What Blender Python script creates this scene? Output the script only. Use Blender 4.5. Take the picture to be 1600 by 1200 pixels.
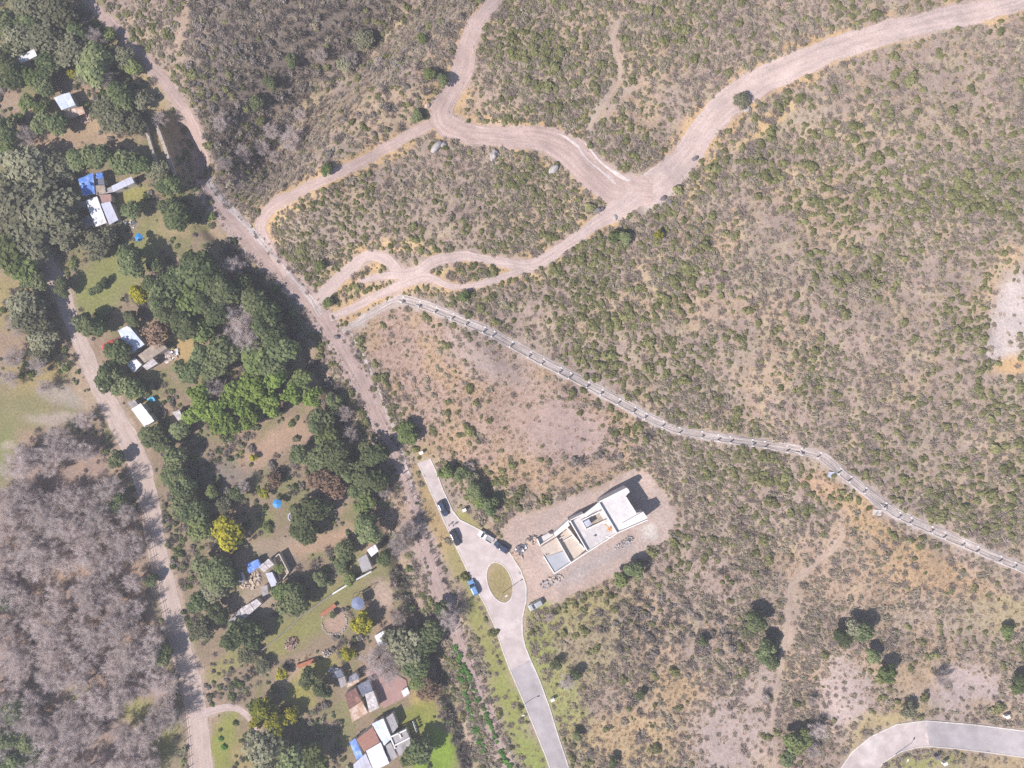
import bpy, bmesh, math, random
import numpy as np
from mathutils import Vector, Matrix
from mathutils.geometry import delaunay_2d_cdt

random.seed(11); RNG = np.random.default_rng(11)
for o in list(bpy.data.objects): bpy.data.objects.remove(o)
scn = bpy.context.scene
COL = scn.collection

# ------------------------------------------------------------------ camera, sky, sun, exposure
S = 0.18                       # metres per photograph pixel on the valley floor
FPX = 800 / math.tan(math.radians(35))
H = FPX * S                    # flying height
cam = bpy.data.cameras.new('camera'); co = bpy.data.objects.new('camera', cam); COL.objects.link(co)
cam.sensor_fit = 'HORIZONTAL'; cam.angle = math.radians(70); cam.clip_start = 1; cam.clip_end = 8000
co.location = (0, 0, H); co.rotation_euler = (0, 0, 0)
scn.camera = co
SUN_EL, SHADOW_AZ = math.radians(43), math.radians(36)      # shadows fall to the upper right
w = bpy.data.worlds.new('World'); scn.world = w; w.use_nodes = True
nt = w.node_tree; bg = nt.nodes['Background']
sky = nt.nodes.new('ShaderNodeTexSky'); sky.sky_type = 'NISHITA'; sky.sun_disc = False
sky.sun_elevation = SUN_EL; sky.sun_rotation = math.atan2(-math.cos(SHADOW_AZ), -math.sin(SHADOW_AZ)) % (2 * math.pi)
sky.dust_density = 0.5; sky.ozone_density = 2.5
nt.links.new(sky.outputs[0], bg.inputs[0]); bg.inputs[1].default_value = 0.085
sl = bpy.data.lights.new('sun', 'SUN'); sl.energy = 4.9; sl.angle = math.radians(0.53); sl.color = (1, .925, .865)
so = bpy.data.objects.new('sun', sl); COL.objects.link(so)
ldir = Vector((math.cos(SUN_EL) * math.cos(SHADOW_AZ), math.cos(SUN_EL) * math.sin(SHADOW_AZ), -math.sin(SUN_EL)))
so.rotation_euler = ldir.to_track_quat('-Z', 'Y').to_euler(); so.location = (-300, -250, 350)
scn.view_settings.view_transform = 'Standard'; scn.view_settings.look = 'None'
scn.view_settings.exposure = 0.64; scn.view_settings.gamma = 1; scn.view_settings.use_curve_mapping = False
scn.render.engine = 'CYCLES'
scn.cycles.max_bounces = 6; scn.cycles.diffuse_bounces = 3; scn.cycles.transparent_max_bounces = 8
scn.cycles.volume_bounces = 0
scn.cycles.use_denoising = False; scn.cycles.denoiser = 'OPENIMAGEDENOISE'; scn.cycles.denoising_input_passes = 'RGB_ALBEDO_NORMAL'

# ------------------------------------------------------------------ noise and terrain
_T = np.random.default_rng(5).random((8, 256, 256))
def vnoise(x, y, scale, seed=0):
    x = np.asarray(x, float) / scale + 37.3 * seed; y = np.asarray(y, float) / scale + 91.7 * seed
    xi = np.floor(x).astype(int); yi = np.floor(y).astype(int)
    fx = x - xi; fy = y - yi; fx = fx * fx * (3 - 2 * fx); fy = fy * fy * (3 - 2 * fy)
    t = _T[seed % 8]; a = lambda i, j: t[(xi + i) & 255, (yi + j) & 255]
    return (a(0, 0) * (1 - fx) + a(1, 0) * fx) * (1 - fy) + (a(0, 1) * (1 - fx) + a(1, 1) * fx) * fy
def fbm(x, y, scale, seed=0, oct=4):
    v = 0; amp = .5; tot = 0
    for k in range(oct):
        v = v + amp * vnoise(x, y, scale / 2 ** k, seed + k); tot += amp; amp *= .55
    return v / tot
def sst(e0, e1, x):
    t = np.clip((np.asarray(x, float) - e0) / (e1 - e0), 0, 1); return t * t * (3 - 2 * t)

def seg_dist(x, y, P, widths=None):
    """distance to a polyline; with widths: distance minus half the local width"""
    x = np.asarray(x, float); y = np.asarray(y, float); best = np.full(np.broadcast(x, y).shape, 1e9)
    for i in range(len(P) - 1):
        ax, ay = P[i][:2]; bx, by = P[i + 1][:2]; dx, dy = bx - ax, by - ay
        t = np.clip(((x - ax) * dx + (y - ay) * dy) / (dx * dx + dy * dy + 1e-9), 0, 1)
        d = np.hypot(x - ax - t * dx, y - ay - t * dy)
        if widths is not None: d = d - .5 * (widths[i] * (1 - t) + widths[i + 1] * t)
        best = np.minimum(best, d)
    return best
def inside(x, y, P):
    x = np.asarray(x, float); y = np.asarray(y, float); c = np.zeros(np.broadcast(x, y).shape, bool)
    n = len(P)
    for i in range(n):
        x0, y0 = P[i]; x1, y1 = P[(i + 1) % n]
        if y0 == y1: continue
        c ^= ((y0 > y) != (y1 > y)) & (x < (x1 - x0) * (y - y0) / (y1 - y0) + x0)
    return c
def poly_sd(x, y, P):
    d = seg_dist(x, y, list(P) + [P[0]]); return np.where(inside(x, y, P), -d, d)

VX = [60, 130, 330, 520, 650, 790]; VY = [-200, 0, 280, 500, 760, 1250]
GULLY = [(405, 222), (425, 190), (470, 140), (560, 70), (680, -10)]
PIT = [(276, 196), (292, 232), (303, 262)]
DITCH = [(325, 360), (420, 470), (505, 600), (575, 770), (628, 900), (690, 1060), (745, 1230)]
RIDGE = [(480, 330), (560, 215), (640, 140), (720, 40)]
def _h0(x, y):
    qx = 800 + x / S; qy = 600 - y / S
    d = (qx - np.interp(qy, VY, VX)) * S * .85
    d = np.clip(d, -400, 400)
    sp = 10 * np.logaddexp(0, d / 10)
    h = 0.11 * sp
    k = sst(0, 35, d)
    h = h + (fbm(x, y, 55, 1) - .5) * (0.8 + 9 * k) + (fbm(x, y, 9, 3) - .5) * (.25 + .8 * k)
    g = seg_dist(qx, qy, GULLY) * S; h = h - 13.0 * np.exp(-(g / 12) ** 2)
    g = seg_dist(qx, qy, RIDGE) * S; h = h + 5.0 * np.exp(-(g / 9) ** 2)
    g = seg_dist(qx, qy, PIT) * S; h = h - 6.5 * np.exp(-(g / 3.9) ** 2)
    g = seg_dist(qx, qy, DITCH) * S; h = h - 1.4 * np.exp(-(g / 1.6) ** 2)
    return h
PADC = (23.0, -41.0); PADZ = float(_h0(np.array(PADC[0]), np.array(PADC[1])))
def hgt(x, y):
    x = np.asarray(x, float); y = np.asarray(y, float); h = _h0(x, y)
    wgt = np.exp(-(np.hypot((x - PADC[0]) / 20, (y - PADC[1]) / 16)) ** 4)
    return h * (1 - wgt) + PADZ * wgt
def gnd(px, py, above=0.0):
    """world point whose picture is at photograph pixel px,py, standing «above» metres over the ground"""
    px = np.asarray(px, float); py = np.asarray(py, float); z = np.zeros(np.broadcast(px, py).shape)
    for _ in range(12):
        f = (H - z) / FPX; x = (px - 800) * f; y = (600 - py) * f; z = hgt(x, y) + above
    return np.stack([x, y, z], -1)
def at_z(px, py, z):
    f = (H - z) / FPX; return Vector(((px - 800) * f, (600 - py) * f, z))
def to_px(x, y, z):
    f = FPX / (H - z); return 800 + x * f, 600 - y * f

# ------------------------------------------------------------------ materials
def mat(name, col, rough=.85, var=.25, scale=1.2, bump=0, metal=0, obj_rand=0.0, spec=.3, col2=None, col2_scale=.3, col2_amt=.5):
    m = bpy.data.materials.new(name); m.use_nodes = True; n = m.node_tree.nodes; l = m.node_tree.links
    b = n['Principled BSDF']; b.inputs['Roughness'].default_value = rough; b.inputs['Metallic'].default_value = metal
    b.inputs['Specular IOR Level'].default_value = spec
    tc = n.new('ShaderNodeTexCoord')
    nz = n.new('ShaderNodeTexNoise'); nz.inputs['Scale'].default_value = scale; nz.inputs['Detail'].default_value = 6; nz.inputs['Roughness'].default_value = .65
    l.new(tc.outputs['Object'], nz.inputs['Vector'])
    mr = n.new('ShaderNodeMapRange'); mr.inputs[1].default_value = .25; mr.inputs[2].default_value = .75
    mr.inputs[3].default_value = 1 - var; mr.inputs[4].default_value = 1 + var
    l.new(nz.outputs[0], mr.inputs[0])
    base = n.new('ShaderNodeRGB'); base.outputs[0].default_value = (*col, 1); src = base.outputs[0]
    if col2:
        nz2 = n.new('ShaderNodeTexNoise'); nz2.inputs['Scale'].default_value = col2_scale; nz2.inputs['Detail'].default_value = 5; nz2.inputs['Roughness'].default_value = .7
        l.new(tc.outputs['Object'], nz2.inputs['Vector'])
        r2 = n.new('ShaderNodeMapRange'); r2.inputs[1].default_value = .62 - .3 * col2_amt; r2.inputs[2].default_value = .72 - .2 * col2_amt
        l.new(nz2.outputs[0], r2.inputs[0])
        mx = n.new('ShaderNodeMix'); mx.data_type = 'RGBA'; l.new(r2.outputs[0], mx.inputs[0]); l.new(src, mx.inputs[6]); mx.inputs[7].default_value = (*col2, 1); src = mx.outputs[2]
    vm = n.new('ShaderNodeVectorMath'); vm.operation = 'SCALE'; l.new(src, vm.inputs[0]); l.new(mr.outputs[0], vm.inputs['Scale']); src = vm.outputs[0]
    if obj_rand:
        oi = n.new('ShaderNodeObjectInfo'); r3 = n.new('ShaderNodeMapRange'); r3.inputs[3].default_value = 1 - obj_rand; r3.inputs[4].default_value = 1 + obj_rand
        l.new(oi.outputs['Random'], r3.inputs[0]); v2 = n.new('ShaderNodeVectorMath'); v2.operation = 'SCALE'; l.new(src, v2.inputs[0]); l.new(r3.outputs[0], v2.inputs['Scale']); src = v2.outputs[0]
    l.new(src, b.inputs['Base Color'])
    if bump:
        bp = n.new('ShaderNodeBump'); bp.inputs['Strength'].default_value = .6; bp.inputs['Distance'].default_value = bump
        l.new(nz.outputs[0], bp.inputs['Height']); l.new(bp.outputs[0], b.inputs['Normal'])
    return m

def leaf_mat(name, col, col2, rand=.3, trans=.25):
    """foliage: two leaf colours mixed by each face's own tone and each plant's own age"""
    m = bpy.data.materials.new(name); m.use_nodes = True; n = m.node_tree.nodes; l = m.node_tree.links
    for q in list(n):
        if q.type != 'OUTPUT_MATERIAL': n.remove(q)
    out = [q for q in n if q.type == 'OUTPUT_MATERIAL'][0]
    at = n.new('ShaderNodeAttribute'); at.attribute_name = 'tone'
    oi = n.new('ShaderNodeObjectInfo')
    ad = n.new('ShaderNodeMath'); ad.operation = 'MULTIPLY_ADD'; l.new(oi.outputs['Random'], ad.inputs[0]); ad.inputs[1].default_value = .7; ad.inputs[2].default_value = -.35
    a2 = n.new('ShaderNodeMath'); a2.operation = 'ADD'; a2.use_clamp = True; l.new(at.outputs['Fac'], a2.inputs[0]); l.new(ad.outputs[0], a2.inputs[1])
    mx = n.new('ShaderNodeMix'); mx.data_type = 'RGBA'; l.new(a2.outputs[0], mx.inputs[0]); mx.inputs[6].default_value = (*col, 1); mx.inputs[7].default_value = (*col2, 1)
    wn = n.new('ShaderNodeTexWhiteNoise'); wn.noise_dimensions = '1D'; l.new(oi.outputs['Random'], wn.inputs['W'])
    mr = n.new('ShaderNodeMapRange'); mr.inputs[3].default_value = 1 - rand; mr.inputs[4].default_value = 1 + rand; l.new(wn.outputs[0], mr.inputs[0])
    vm = n.new('ShaderNodeVectorMath'); vm.operation = 'SCALE'; l.new(mx.outputs[2], vm.inputs[0]); l.new(mr.outputs[0], vm.inputs['Scale'])
    d = n.new('ShaderNodeBsdfDiffuse'); t = n.new('ShaderNodeBsdfTranslucent'); ms = n.new('ShaderNodeMixShader'); ms.inputs[0].default_value = trans
    l.new(vm.outputs[0], d.inputs[0]); l.new(vm.outputs[0], t.inputs[0]); l.new(d.outputs[0], ms.inputs[1]); l.new(t.outputs[0], ms.inputs[2]); l.new(ms.outputs[0], out.inputs[0])
    return m

M = {}
M['dark_leaf'] = leaf_mat('dark_leaf', (.098, .132, .060), (.240, .268, .130), rand=.35, trans=.35)
M['mid_leaf'] = leaf_mat('mid_leaf', (.115, .160, .055), (.235, .270, .105), trans=.35)
M['grey_leaf'] = leaf_mat('grey_leaf', (.165, .170, .100), (.305, .298, .200), trans=.35)
M['lime_leaf'] = leaf_mat('lime_leaf', (.110, .165, .036), (.215, .285, .070))
M['yellow_leaf'] = leaf_mat('yellow_leaf', (.120, .150, .030), (.440, .390, .040), rand=.15)
M['russet_leaf'] = leaf_mat('russet_leaf', (.220, .140, .095), (.300, .210, .150))
M['bare_twig'] = leaf_mat('bare_twig', (.55, .475, .45), (.71, .63, .61), rand=.12, trans=.45)
M['scrub_leaf'] = leaf_mat('scrub_leaf', (.212, .222, .090), (.325, .315, .155), rand=.22, trans=.45)
M['brush_twig'] = leaf_mat('brush_twig', (.370, .305, .265), (.500, .425, .380), rand=.2, trans=.45)
M['sage_leaf'] = leaf_mat('sage_leaf', (.305, .262, .195), (.420, .365, .280), rand=.2, trans=.4)
M['dark_brush'] = leaf_mat('dark_brush', (.190, .165, .145), (.290, .250, .225), rand=.25, trans=.25)
M['straw'] = leaf_mat('straw', (.400, .300, .190), (.520, .400, .265), rand=.2, trans=.4)
M['lush_leaf'] = leaf_mat('lush_leaf', (.080, .200, .040), (.150, .300, .060), rand=.2)
M['bark'] = mat('bark', (.16, .13, .11), .9, .3, 3, .03)

# ------------------------------------------------------------------ mesh and object helpers
def mesh_np(name, V, F, smooth=False, tone=None):
    V = np.asarray(V, np.float32).reshape(-1, 3); F = np.asarray(F, np.int32); k = F.shape[1]
    m = bpy.data.meshes.new(name)
    m.vertices.add(len(V)); m.vertices.foreach_set('co', V.ravel())
    m.loops.add(F.size); m.loops.foreach_set('vertex_index', F.ravel())
    m.polygons.add(len(F)); m.polygons.foreach_set('loop_start', np.arange(0, F.size, k, dtype=np.int32))
    m.polygons.foreach_set('use_smooth', np.full(len(F), smooth))
    m.update(calc_edges=True)
    if tone is not None:
        a = m.attributes.new('tone', 'FLOAT', 'FACE'); a.data.foreach_set('value', np.asarray(tone, np.float32))
    return m
def link(name, data, material=None, parent=None, loc=None, rz=None):
    o = bpy.data.objects.new(name, data); COL.objects.link(o)
    if material is not None and data is not None and len(data.materials) == 0: data.materials.append(material)
    if parent is not None: o.parent = parent
    if loc is not None: o.location = loc
    if rz is not None: o.rotation_euler = (0, 0, rz)
    return o
LABELS = set()
def tag(o, label, cat, group=None):
    o['label'] = label; o['category'] = cat
    if group: o['group'] = group
    return o
def thing(name, label, cat, loc, rz=0, group=None):
    o = link(name, None, loc=loc, rz=rz); return tag(o, label, cat, group)
def struct(o, kind='structure'):
    o['kind'] = kind; return o
class MB:
    """collects boxes and prisms, then links them as one mesh"""
    def __init__(s): s.v = []; s.f = []
    def prism(s, pts, z0, z1):
        """pts: plan polygon (world/local xy); z0,z1 numbers or lists per corner"""
        n = len(pts); b = len(s.v)
        area = sum(pts[i][0] * pts[(i + 1) % n][1] - pts[(i + 1) % n][0] * pts[i][1] for i in range(n))
        idx = list(range(n)) if area > 0 else list(range(n - 1, -1, -1))
        Z0 = z0 if hasattr(z0, '__len__') else [z0] * n; Z1 = z1 if hasattr(z1, '__len__') else [z1] * n
        for i in idx: s.v.append((pts[i][0], pts[i][1], Z0[i]))
        for i in idx: s.v.append((pts[i][0], pts[i][1], Z1[i]))
        s.f.append(tuple(b + i for i in range(n - 1, -1, -1))); s.f.append(tuple(b + n + i for i in range(n)))
        for i in range(n): j = (i + 1) % n; s.f.append((b + i, b + j, b + n + j, b + n + i))
    def box(s, x0, y0, z0, x1, y1, z1): s.prism([(x0, y0), (x1, y0), (x1, y1), (x0, y1)], z0, z1)
    def bar(s, a, b, r, n=5):
        a = Vector(a); b = Vector(b); d = (b - a); q = d.to_track_quat('Z', 'Y'); k = len(s.v); L = d.length
        for e in (0, L):
            for i in range(n):
                t = 2 * math.pi * i / n; s.v.append(tuple(a + q @ Vector((r * math.cos(t), r * math.sin(t), e))))
        s.f.append(tuple(k + i for i in range(n - 1, -1, -1))); s.f.append(tuple(k + n + i for i in range(n)))
        for i in range(n): j = (i + 1) % n; s.f.append((k + i, k + j, k + n + j, k + n + i))
    def mesh(s, name):
        m = bpy.data.meshes.new(name); m.from_pydata(s.v, [], s.f); m.update(); return m
    def build(s, name, material, parent=None, loc=None): return link(name, s.mesh(name), material, parent, loc)
def wall_pts(a, b, t):
    d = Vector((b[0] - a[0], b[1] - a[1])); d.normalize(); n = Vector((-d.y, d.x)) * t / 2
    return [(a[0] + n.x, a[1] + n.y), (a[0] - n.x, a[1] - n.y), (b[0] - n.x, b[1] - n.y), (b[0] + n.x, b[1] + n.y)]

# ------------------------------------------------------------------ the lie of the land, in photograph pixels
MAIN = [(1660, -25, 30), (1560, 10, 32), (1480, 28, 34), (1400, 48, 34), (1300, 78, 38), (1230, 108, 40), (1165, 142, 44), (1112, 185, 42), (1080, 232, 42), (1050, 268, 46), (1000, 305, 54)]
BEND = [(1020, 298, 46), (965, 296, 50), (925, 268, 50), (890, 236, 46), (845, 216, 40), (790, 214, 32), (735, 210, 30), (698, 196, 36), (690, 172, 34), (710, 140, 30), (724, 105, 30), (730, 70, 28), (745, 35, 24), (770, 5, 22), (790, -20, 22)]
SPUR = [(995, 300, 40), (965, 328, 34), (930, 350, 20), (885, 382, 17), (835, 413, 17), (785, 410, 15), (725, 400, 15), (682, 406, 16), (652, 424, 17), (628, 428, 17), (604, 406, 16), (574, 400, 16), (544, 424, 18), (514, 452, 18), (492, 474, 24)]
LOOP = [(828, 418, 12), (790, 432, 11), (740, 446, 11), (704, 447, 10), (674, 434, 12), (648, 436, 14), (595, 460, 12), (536, 488, 13), (515, 496, 12)]
STUB = [(640, 430, 13), (595, 431, 10), (562, 440, 8)]
SIDE = [(672, 192, 16), (640, 210, 14), (585, 242, 14), (530, 270, 15), (475, 296, 16), (432, 318, 20), (408, 348, 18), (418, 385, 16), (448, 430, 18)]
VALLEY = [(120, -20, 13), (175, 38, 14), (225, 92, 15), (275, 150, 16), (304, 200, 16), (317, 248, 16), (318, 285, 20), (338, 318, 27), (372, 355, 33), (412, 398, 34), (452, 440, 34), (492, 482, 37), (528, 535, 33), (566, 600, 30), (598, 668, 27), (628, 738, 20), (652, 805, 20), (668, 860, 22)]
TRAIL = [(668, 860, 28), (682, 905, 28), (708, 970, 20), (728, 1030, 15), (750, 1085, 13), (775, 1150, 12), (800, 1225, 12)]
STRIP = [(535, 518, 10), (580, 491, 10), (628, 468, 13), (700, 491, 15), (770, 521, 15), (850, 566, 15), (930, 607, 16), (1020, 656, 15), (1060, 672, 14), (1130, 685, 14), (1200, 695, 13), (1280, 711, 14), (1330, 750, 16), (1400, 803, 17), (1480, 838, 16), (1560, 872, 15), (1660, 914, 15)]
LANE = [(62, 385, 22), (80, 425, 28), (98, 458, 27), (110, 495, 25), (126, 535, 24), (150, 592, 26), (185, 660, 33), (215, 718, 34), (233, 780, 30), (244, 850, 31), (260, 920, 31), (279, 1000, 33), (297, 1060, 34), (309, 1130, 35), (316, 1230, 36)]
DRIVE = [(300, 1122, 16), (340, 1108, 12), (368, 1106, 11), (388, 1120, 11), (402, 1140, 11)]
PATHS = [[(1318, 830, 3), (1300, 862, 4), (1262, 890, 4), (1234, 922, 5), (1229, 985, 6), (1216, 1055, 4), (1206, 1120, 4), (1210, 1200, 5)], [(968, 28, 4), (958, 62, 6), (968, 98, 5), (968, 128, 4), (942, 168, 5), (922, 200, 5)], [(1000, 128, 3), (972, 150, 4), (948, 182, 4)]]
LOT = [(782, 822), (806, 806), (868, 786), (930, 762), (985, 734), (1012, 742), (1040, 772), (1055, 805), (1042, 840), (1000, 872), (955, 902), (905, 926), (862, 944), (828, 950), (822, 915), (806, 872), (788, 850)]
PAVE = [(653, 723), (672, 717), (681, 736), (692, 765), (707, 798), (718, 812), (742, 824), (772, 840), (795, 862), (813, 890), (822, 915), (822, 938), (816, 965), (816, 990), (821, 1012), (829, 1031), (797, 1047), (786, 1018), (776, 985), (759, 947), (738, 908), (712, 853), (690, 806), (668, 757)]
ISLAND = [(781 + 20 * math.cos(t) * math.cos(.15) - 32 * math.sin(t) * math.sin(-.22), 910 + 32 * math.sin(t)) for t in np.linspace(0, 2 * math.pi, 29)[:-1]]
ASPH = [(829, 1031), (842, 1060), (858, 1104), (872, 1150), (886, 1192), (897, 1226), (868, 1226), (852, 1180), (836, 1140), (818, 1096), (797, 1047)]
PAVE2 = [(1302, 1225), (1312, 1203), (1331, 1175), (1360, 1151), (1400, 1132), (1446, 1126), (1452, 1166), (1434, 1167), (1405, 1175), (1380, 1191), (1364, 1212), (1360, 1225)]
ASPH2 = [(1446, 1126), (1520, 1132), (1600, 1142), (1660, 1150), (1660, 1188), (1600, 1183), (1540, 1175), (1490, 1169), (1452, 1166)]
VILLAGE = [(-80, -80), (130, -80), (170, 30), (215, 90), (262, 160), (290, 270), (330, 340), (420, 440), (480, 520), (545, 660), (600, 800), (660, 950), (700, 1060), (770, 1280), (-80, 1280)]
WOOD = [(30, 690), (90, 672), (150, 690), (180, 745), (206, 800), (222, 880), (244, 980), (266, 1060), (278, 1120), (276, 1230), (-60, 1260), (-60, 800), (10, 760)]
POLYS = [MAIN, BEND, SPUR, LOOP, STUB, SIDE, VALLEY, TRAIL, STRIP, LANE, DRIVE] + PATHS
def road_d(px, py):
    d = np.full(np.shape(px), 1e9)
    for P in POLYS: d = np.minimum(d, seg_dist(px, py, P, [p[2] for p in P]))
    return d
def paved_d(px, py):
    d = np.full(np.shape(px), 1e9)
    for P in (PAVE, ASPH, PAVE2, ASPH2): d = np.minimum(d, poly_sd(px, py, P))
    return d

# ------------------------------------------------------------------ ground
def axis(a, n_out=16, far=2200, step=.55):
    core = np.arange(-a, a + 1e-6, step); r = np.geomspace(step * 2, far - a, n_out) + a
    return np.concatenate([-r[::-1], core, r])
gx = axis(175); gy = axis(134)
GX, GY = np.meshgrid(gx, gy); GZ = hgt(GX, GY)
fx_, fy_ = GX.ravel(), GY.ravel(); fz = GZ.ravel()
PX, PY = to_px(fx_, fy_, fz)
PX = np.clip(PX, -3000, 4000); PY = np.clip(PY, -3000, 4000)
WX = PX + (fbm(fx_, fy_, 5, 2) - .5) * 26; WY = PY + (fbm(fx_, fy_, 5, 4) - .5) * 26      # ragged edges
n1 = fbm(fx_, fy_, 22, 0); n2 = fbm(fx_, fy_, 6, 2); n3 = fbm(fx_, fy_, 2.2, 5); n4 = fbm(fx_, fy_, 11, 6)
col = np.empty((len(fx_), 3)); col[:] = (.305, .236, .205)                    # bare hill soil, dusty pink brown
def mixc(wt, c):
    global col
    wt = np.clip(wt, 0, 1)[:, None]; col = col * (1 - wt) + np.array(c) * wt
SOIL2, STRAW, GRASS, DUST = (.275, .225, .185), (.375, .280, .195), (.205, .215, .080), (.405, .315, .275)
mixc(sst(.5, .62, n2) * .6, SOIL2); mixc(sst(.52, .66, n4) * .7, STRAW); mixc(sst(.55, .7, n3) * .4, (.33, .29, .17))
def ell(cx, cy, rx, ry, rot=0, soft=.5):
    c, s = math.cos(rot), math.sin(rot); u = (WX - cx) * c + (WY - cy) * s; v = -(WX - cx) * s + (WY - cy) * c
    return 1 - sst(1 - soft, 1 + soft, np.hypot(u / rx, v / ry))
def pol(P, soft=10): return 1 - sst(-soft, soft, poly_sd(WX, WY, P))
# village floor
vil = pol(VILLAGE, 16)
mixc(vil, (.240, .185, .130)); mixc(vil * sst(.45, .6, n2), (.200, .185, .095)); mixc(vil * sst(.55, .68, n4) * .8, (.300, .215, .160))
for cx, cy, rx, ry, rot, c, a in [
    (165, 440, 70, 34, -.5, GRASS, .9), (150, 470, 40, 26, -.5, GRASS, .9), (240, 370, 26, 40, .5, GRASS, .7), (205, 310, 26, 30, 0, (.25, .24, .08), .9),
    (270, 350, 22, 22, 0, (.33, .25, .15), .8), (30, 640, 60, 40, -.2, (.210, .205, .090), .75), (10, 720, 22, 60, 0, (.195, .215, .08), .9), (12, 700, 8, 10, 0, (.40, .34, .27), .7),
    (60, 580, 50, 30, -.3, (.30, .235, .11), .8), (110, 620, 45, 18, .2, (.33, .29, .25), .8), (90, 655, 45, 10, .1, (.37, .31, .27), .8), (130, 595, 14, 50, -.3, STRAW, .8), (10, 470, 40, 40, 0, (.29, .24, .11), .8),
    (15, 160, 40, 18, 0, (.33, .24, .18), .7), (110, 205, 75, 20, -.25, (.35, .26, .16), .9), (75, 225, 70, 14, -.1, (.33, .24, .17), .8), (150, 150, 22, 14, .4, (.36, .26, .17), .8), (180, 225, 40, 18, .3, (.36, .26, .18), .8),
    (20, 240, 40, 14, 0, (.3, .26, .12), .8), (285, 545, 26, 30, 0, (.40, .29, .13), .8), (215, 620, 16, 45, -.4, (.27, .25, .10), .9), (265, 640, 22, 20, 0, (.30, .21, .15), .8),
    (430, 690, 60, 22, -.45, (.36, .25, .18), 1), (390, 720, 30, 16, -.4, (.33, .23, .17), .9), (350, 740, 50, 20, 0, (.20, .17, .16), .7), (370, 690, 30, 16, -.5, (.31, .22, .15), .8),
    (520, 765, 34, 24, 0, (.30, .22, .19), .8), (500, 845, 60, 14, -.3, (.36, .25, .18), .9), (430, 850, 40, 12, -.2, (.31, .24, .18), .8), (410, 810, 18, 16, 0, GRASS, .8),
    (430, 880, 34, 20, 0, (.24, .20, .17), .8), (395, 940, 46, 22, -.5, (.33, .27, .21), .8), (550, 880, 30, 20, -.2, (.22, .20, .10), .7),
    (500, 950, 90, 24, -.6, (.215, .205, .085), .9), (450, 1000, 50, 20, -.6, (.225, .215, .08), .9), (522, 972, 20, 20, 0, (.36, .255, .20), 1), (600, 930, 16, 24, 0, (.38, .29, .235), .9), (470, 1045, 40, 16, -.5, (.36, .27, .19), .8),
    (495, 1050, 40, 18, -.6, (.28, .255, .07), .9), (470, 1085, 30, 22, -.6, (.255, .24, .07), .9), (350, 1160, 22, 50, .2, (.23, .24, .065), .95), (385, 1180, 20, 30, 0, (.30, .24, .11), .8),
    (660, 1090, 22, 30, 0, (.36, .28, .11), .9), (665, 1120, 22, 26, 0, (.22, .22, .06), .9), (690, 1170, 22, 40, -.3, (.19, .27, .04), 1), (670, 1190, 30, 20, 0, (.18, .26, .04), 1), (640, 1130, 30, 26, 0, (.20, .22, .05), .8),
    (350, 1040, 40, 14, -.6, (.24, .24, .08), .7), (250, 1150, 30, 50, 0, (.18, .19, .05), .8)]:
    mixc(ell(cx, cy, rx, ry, rot) * a, c)
# wood floor: leaf litter
wd = pol(WOOD, 22)
mixc(wd, (.285, .210, .175)); mixc(wd * sst(.5, .65, n4) * .7, (.345, .245, .170)); mixc(wd * sst(.55, .7, n2) * .6, (.20, .165, .145)); mixc(ell(215, 1110, 30, 22, -.4) * .8, (.25, .25, .09)); mixc(ell(250, 1165, 24, 60, .2) * .8, (.20, .21, .06)); mixc(ell(125, 1085, 20, 12, -.4) * .7, (.27, .26, .09))
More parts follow.
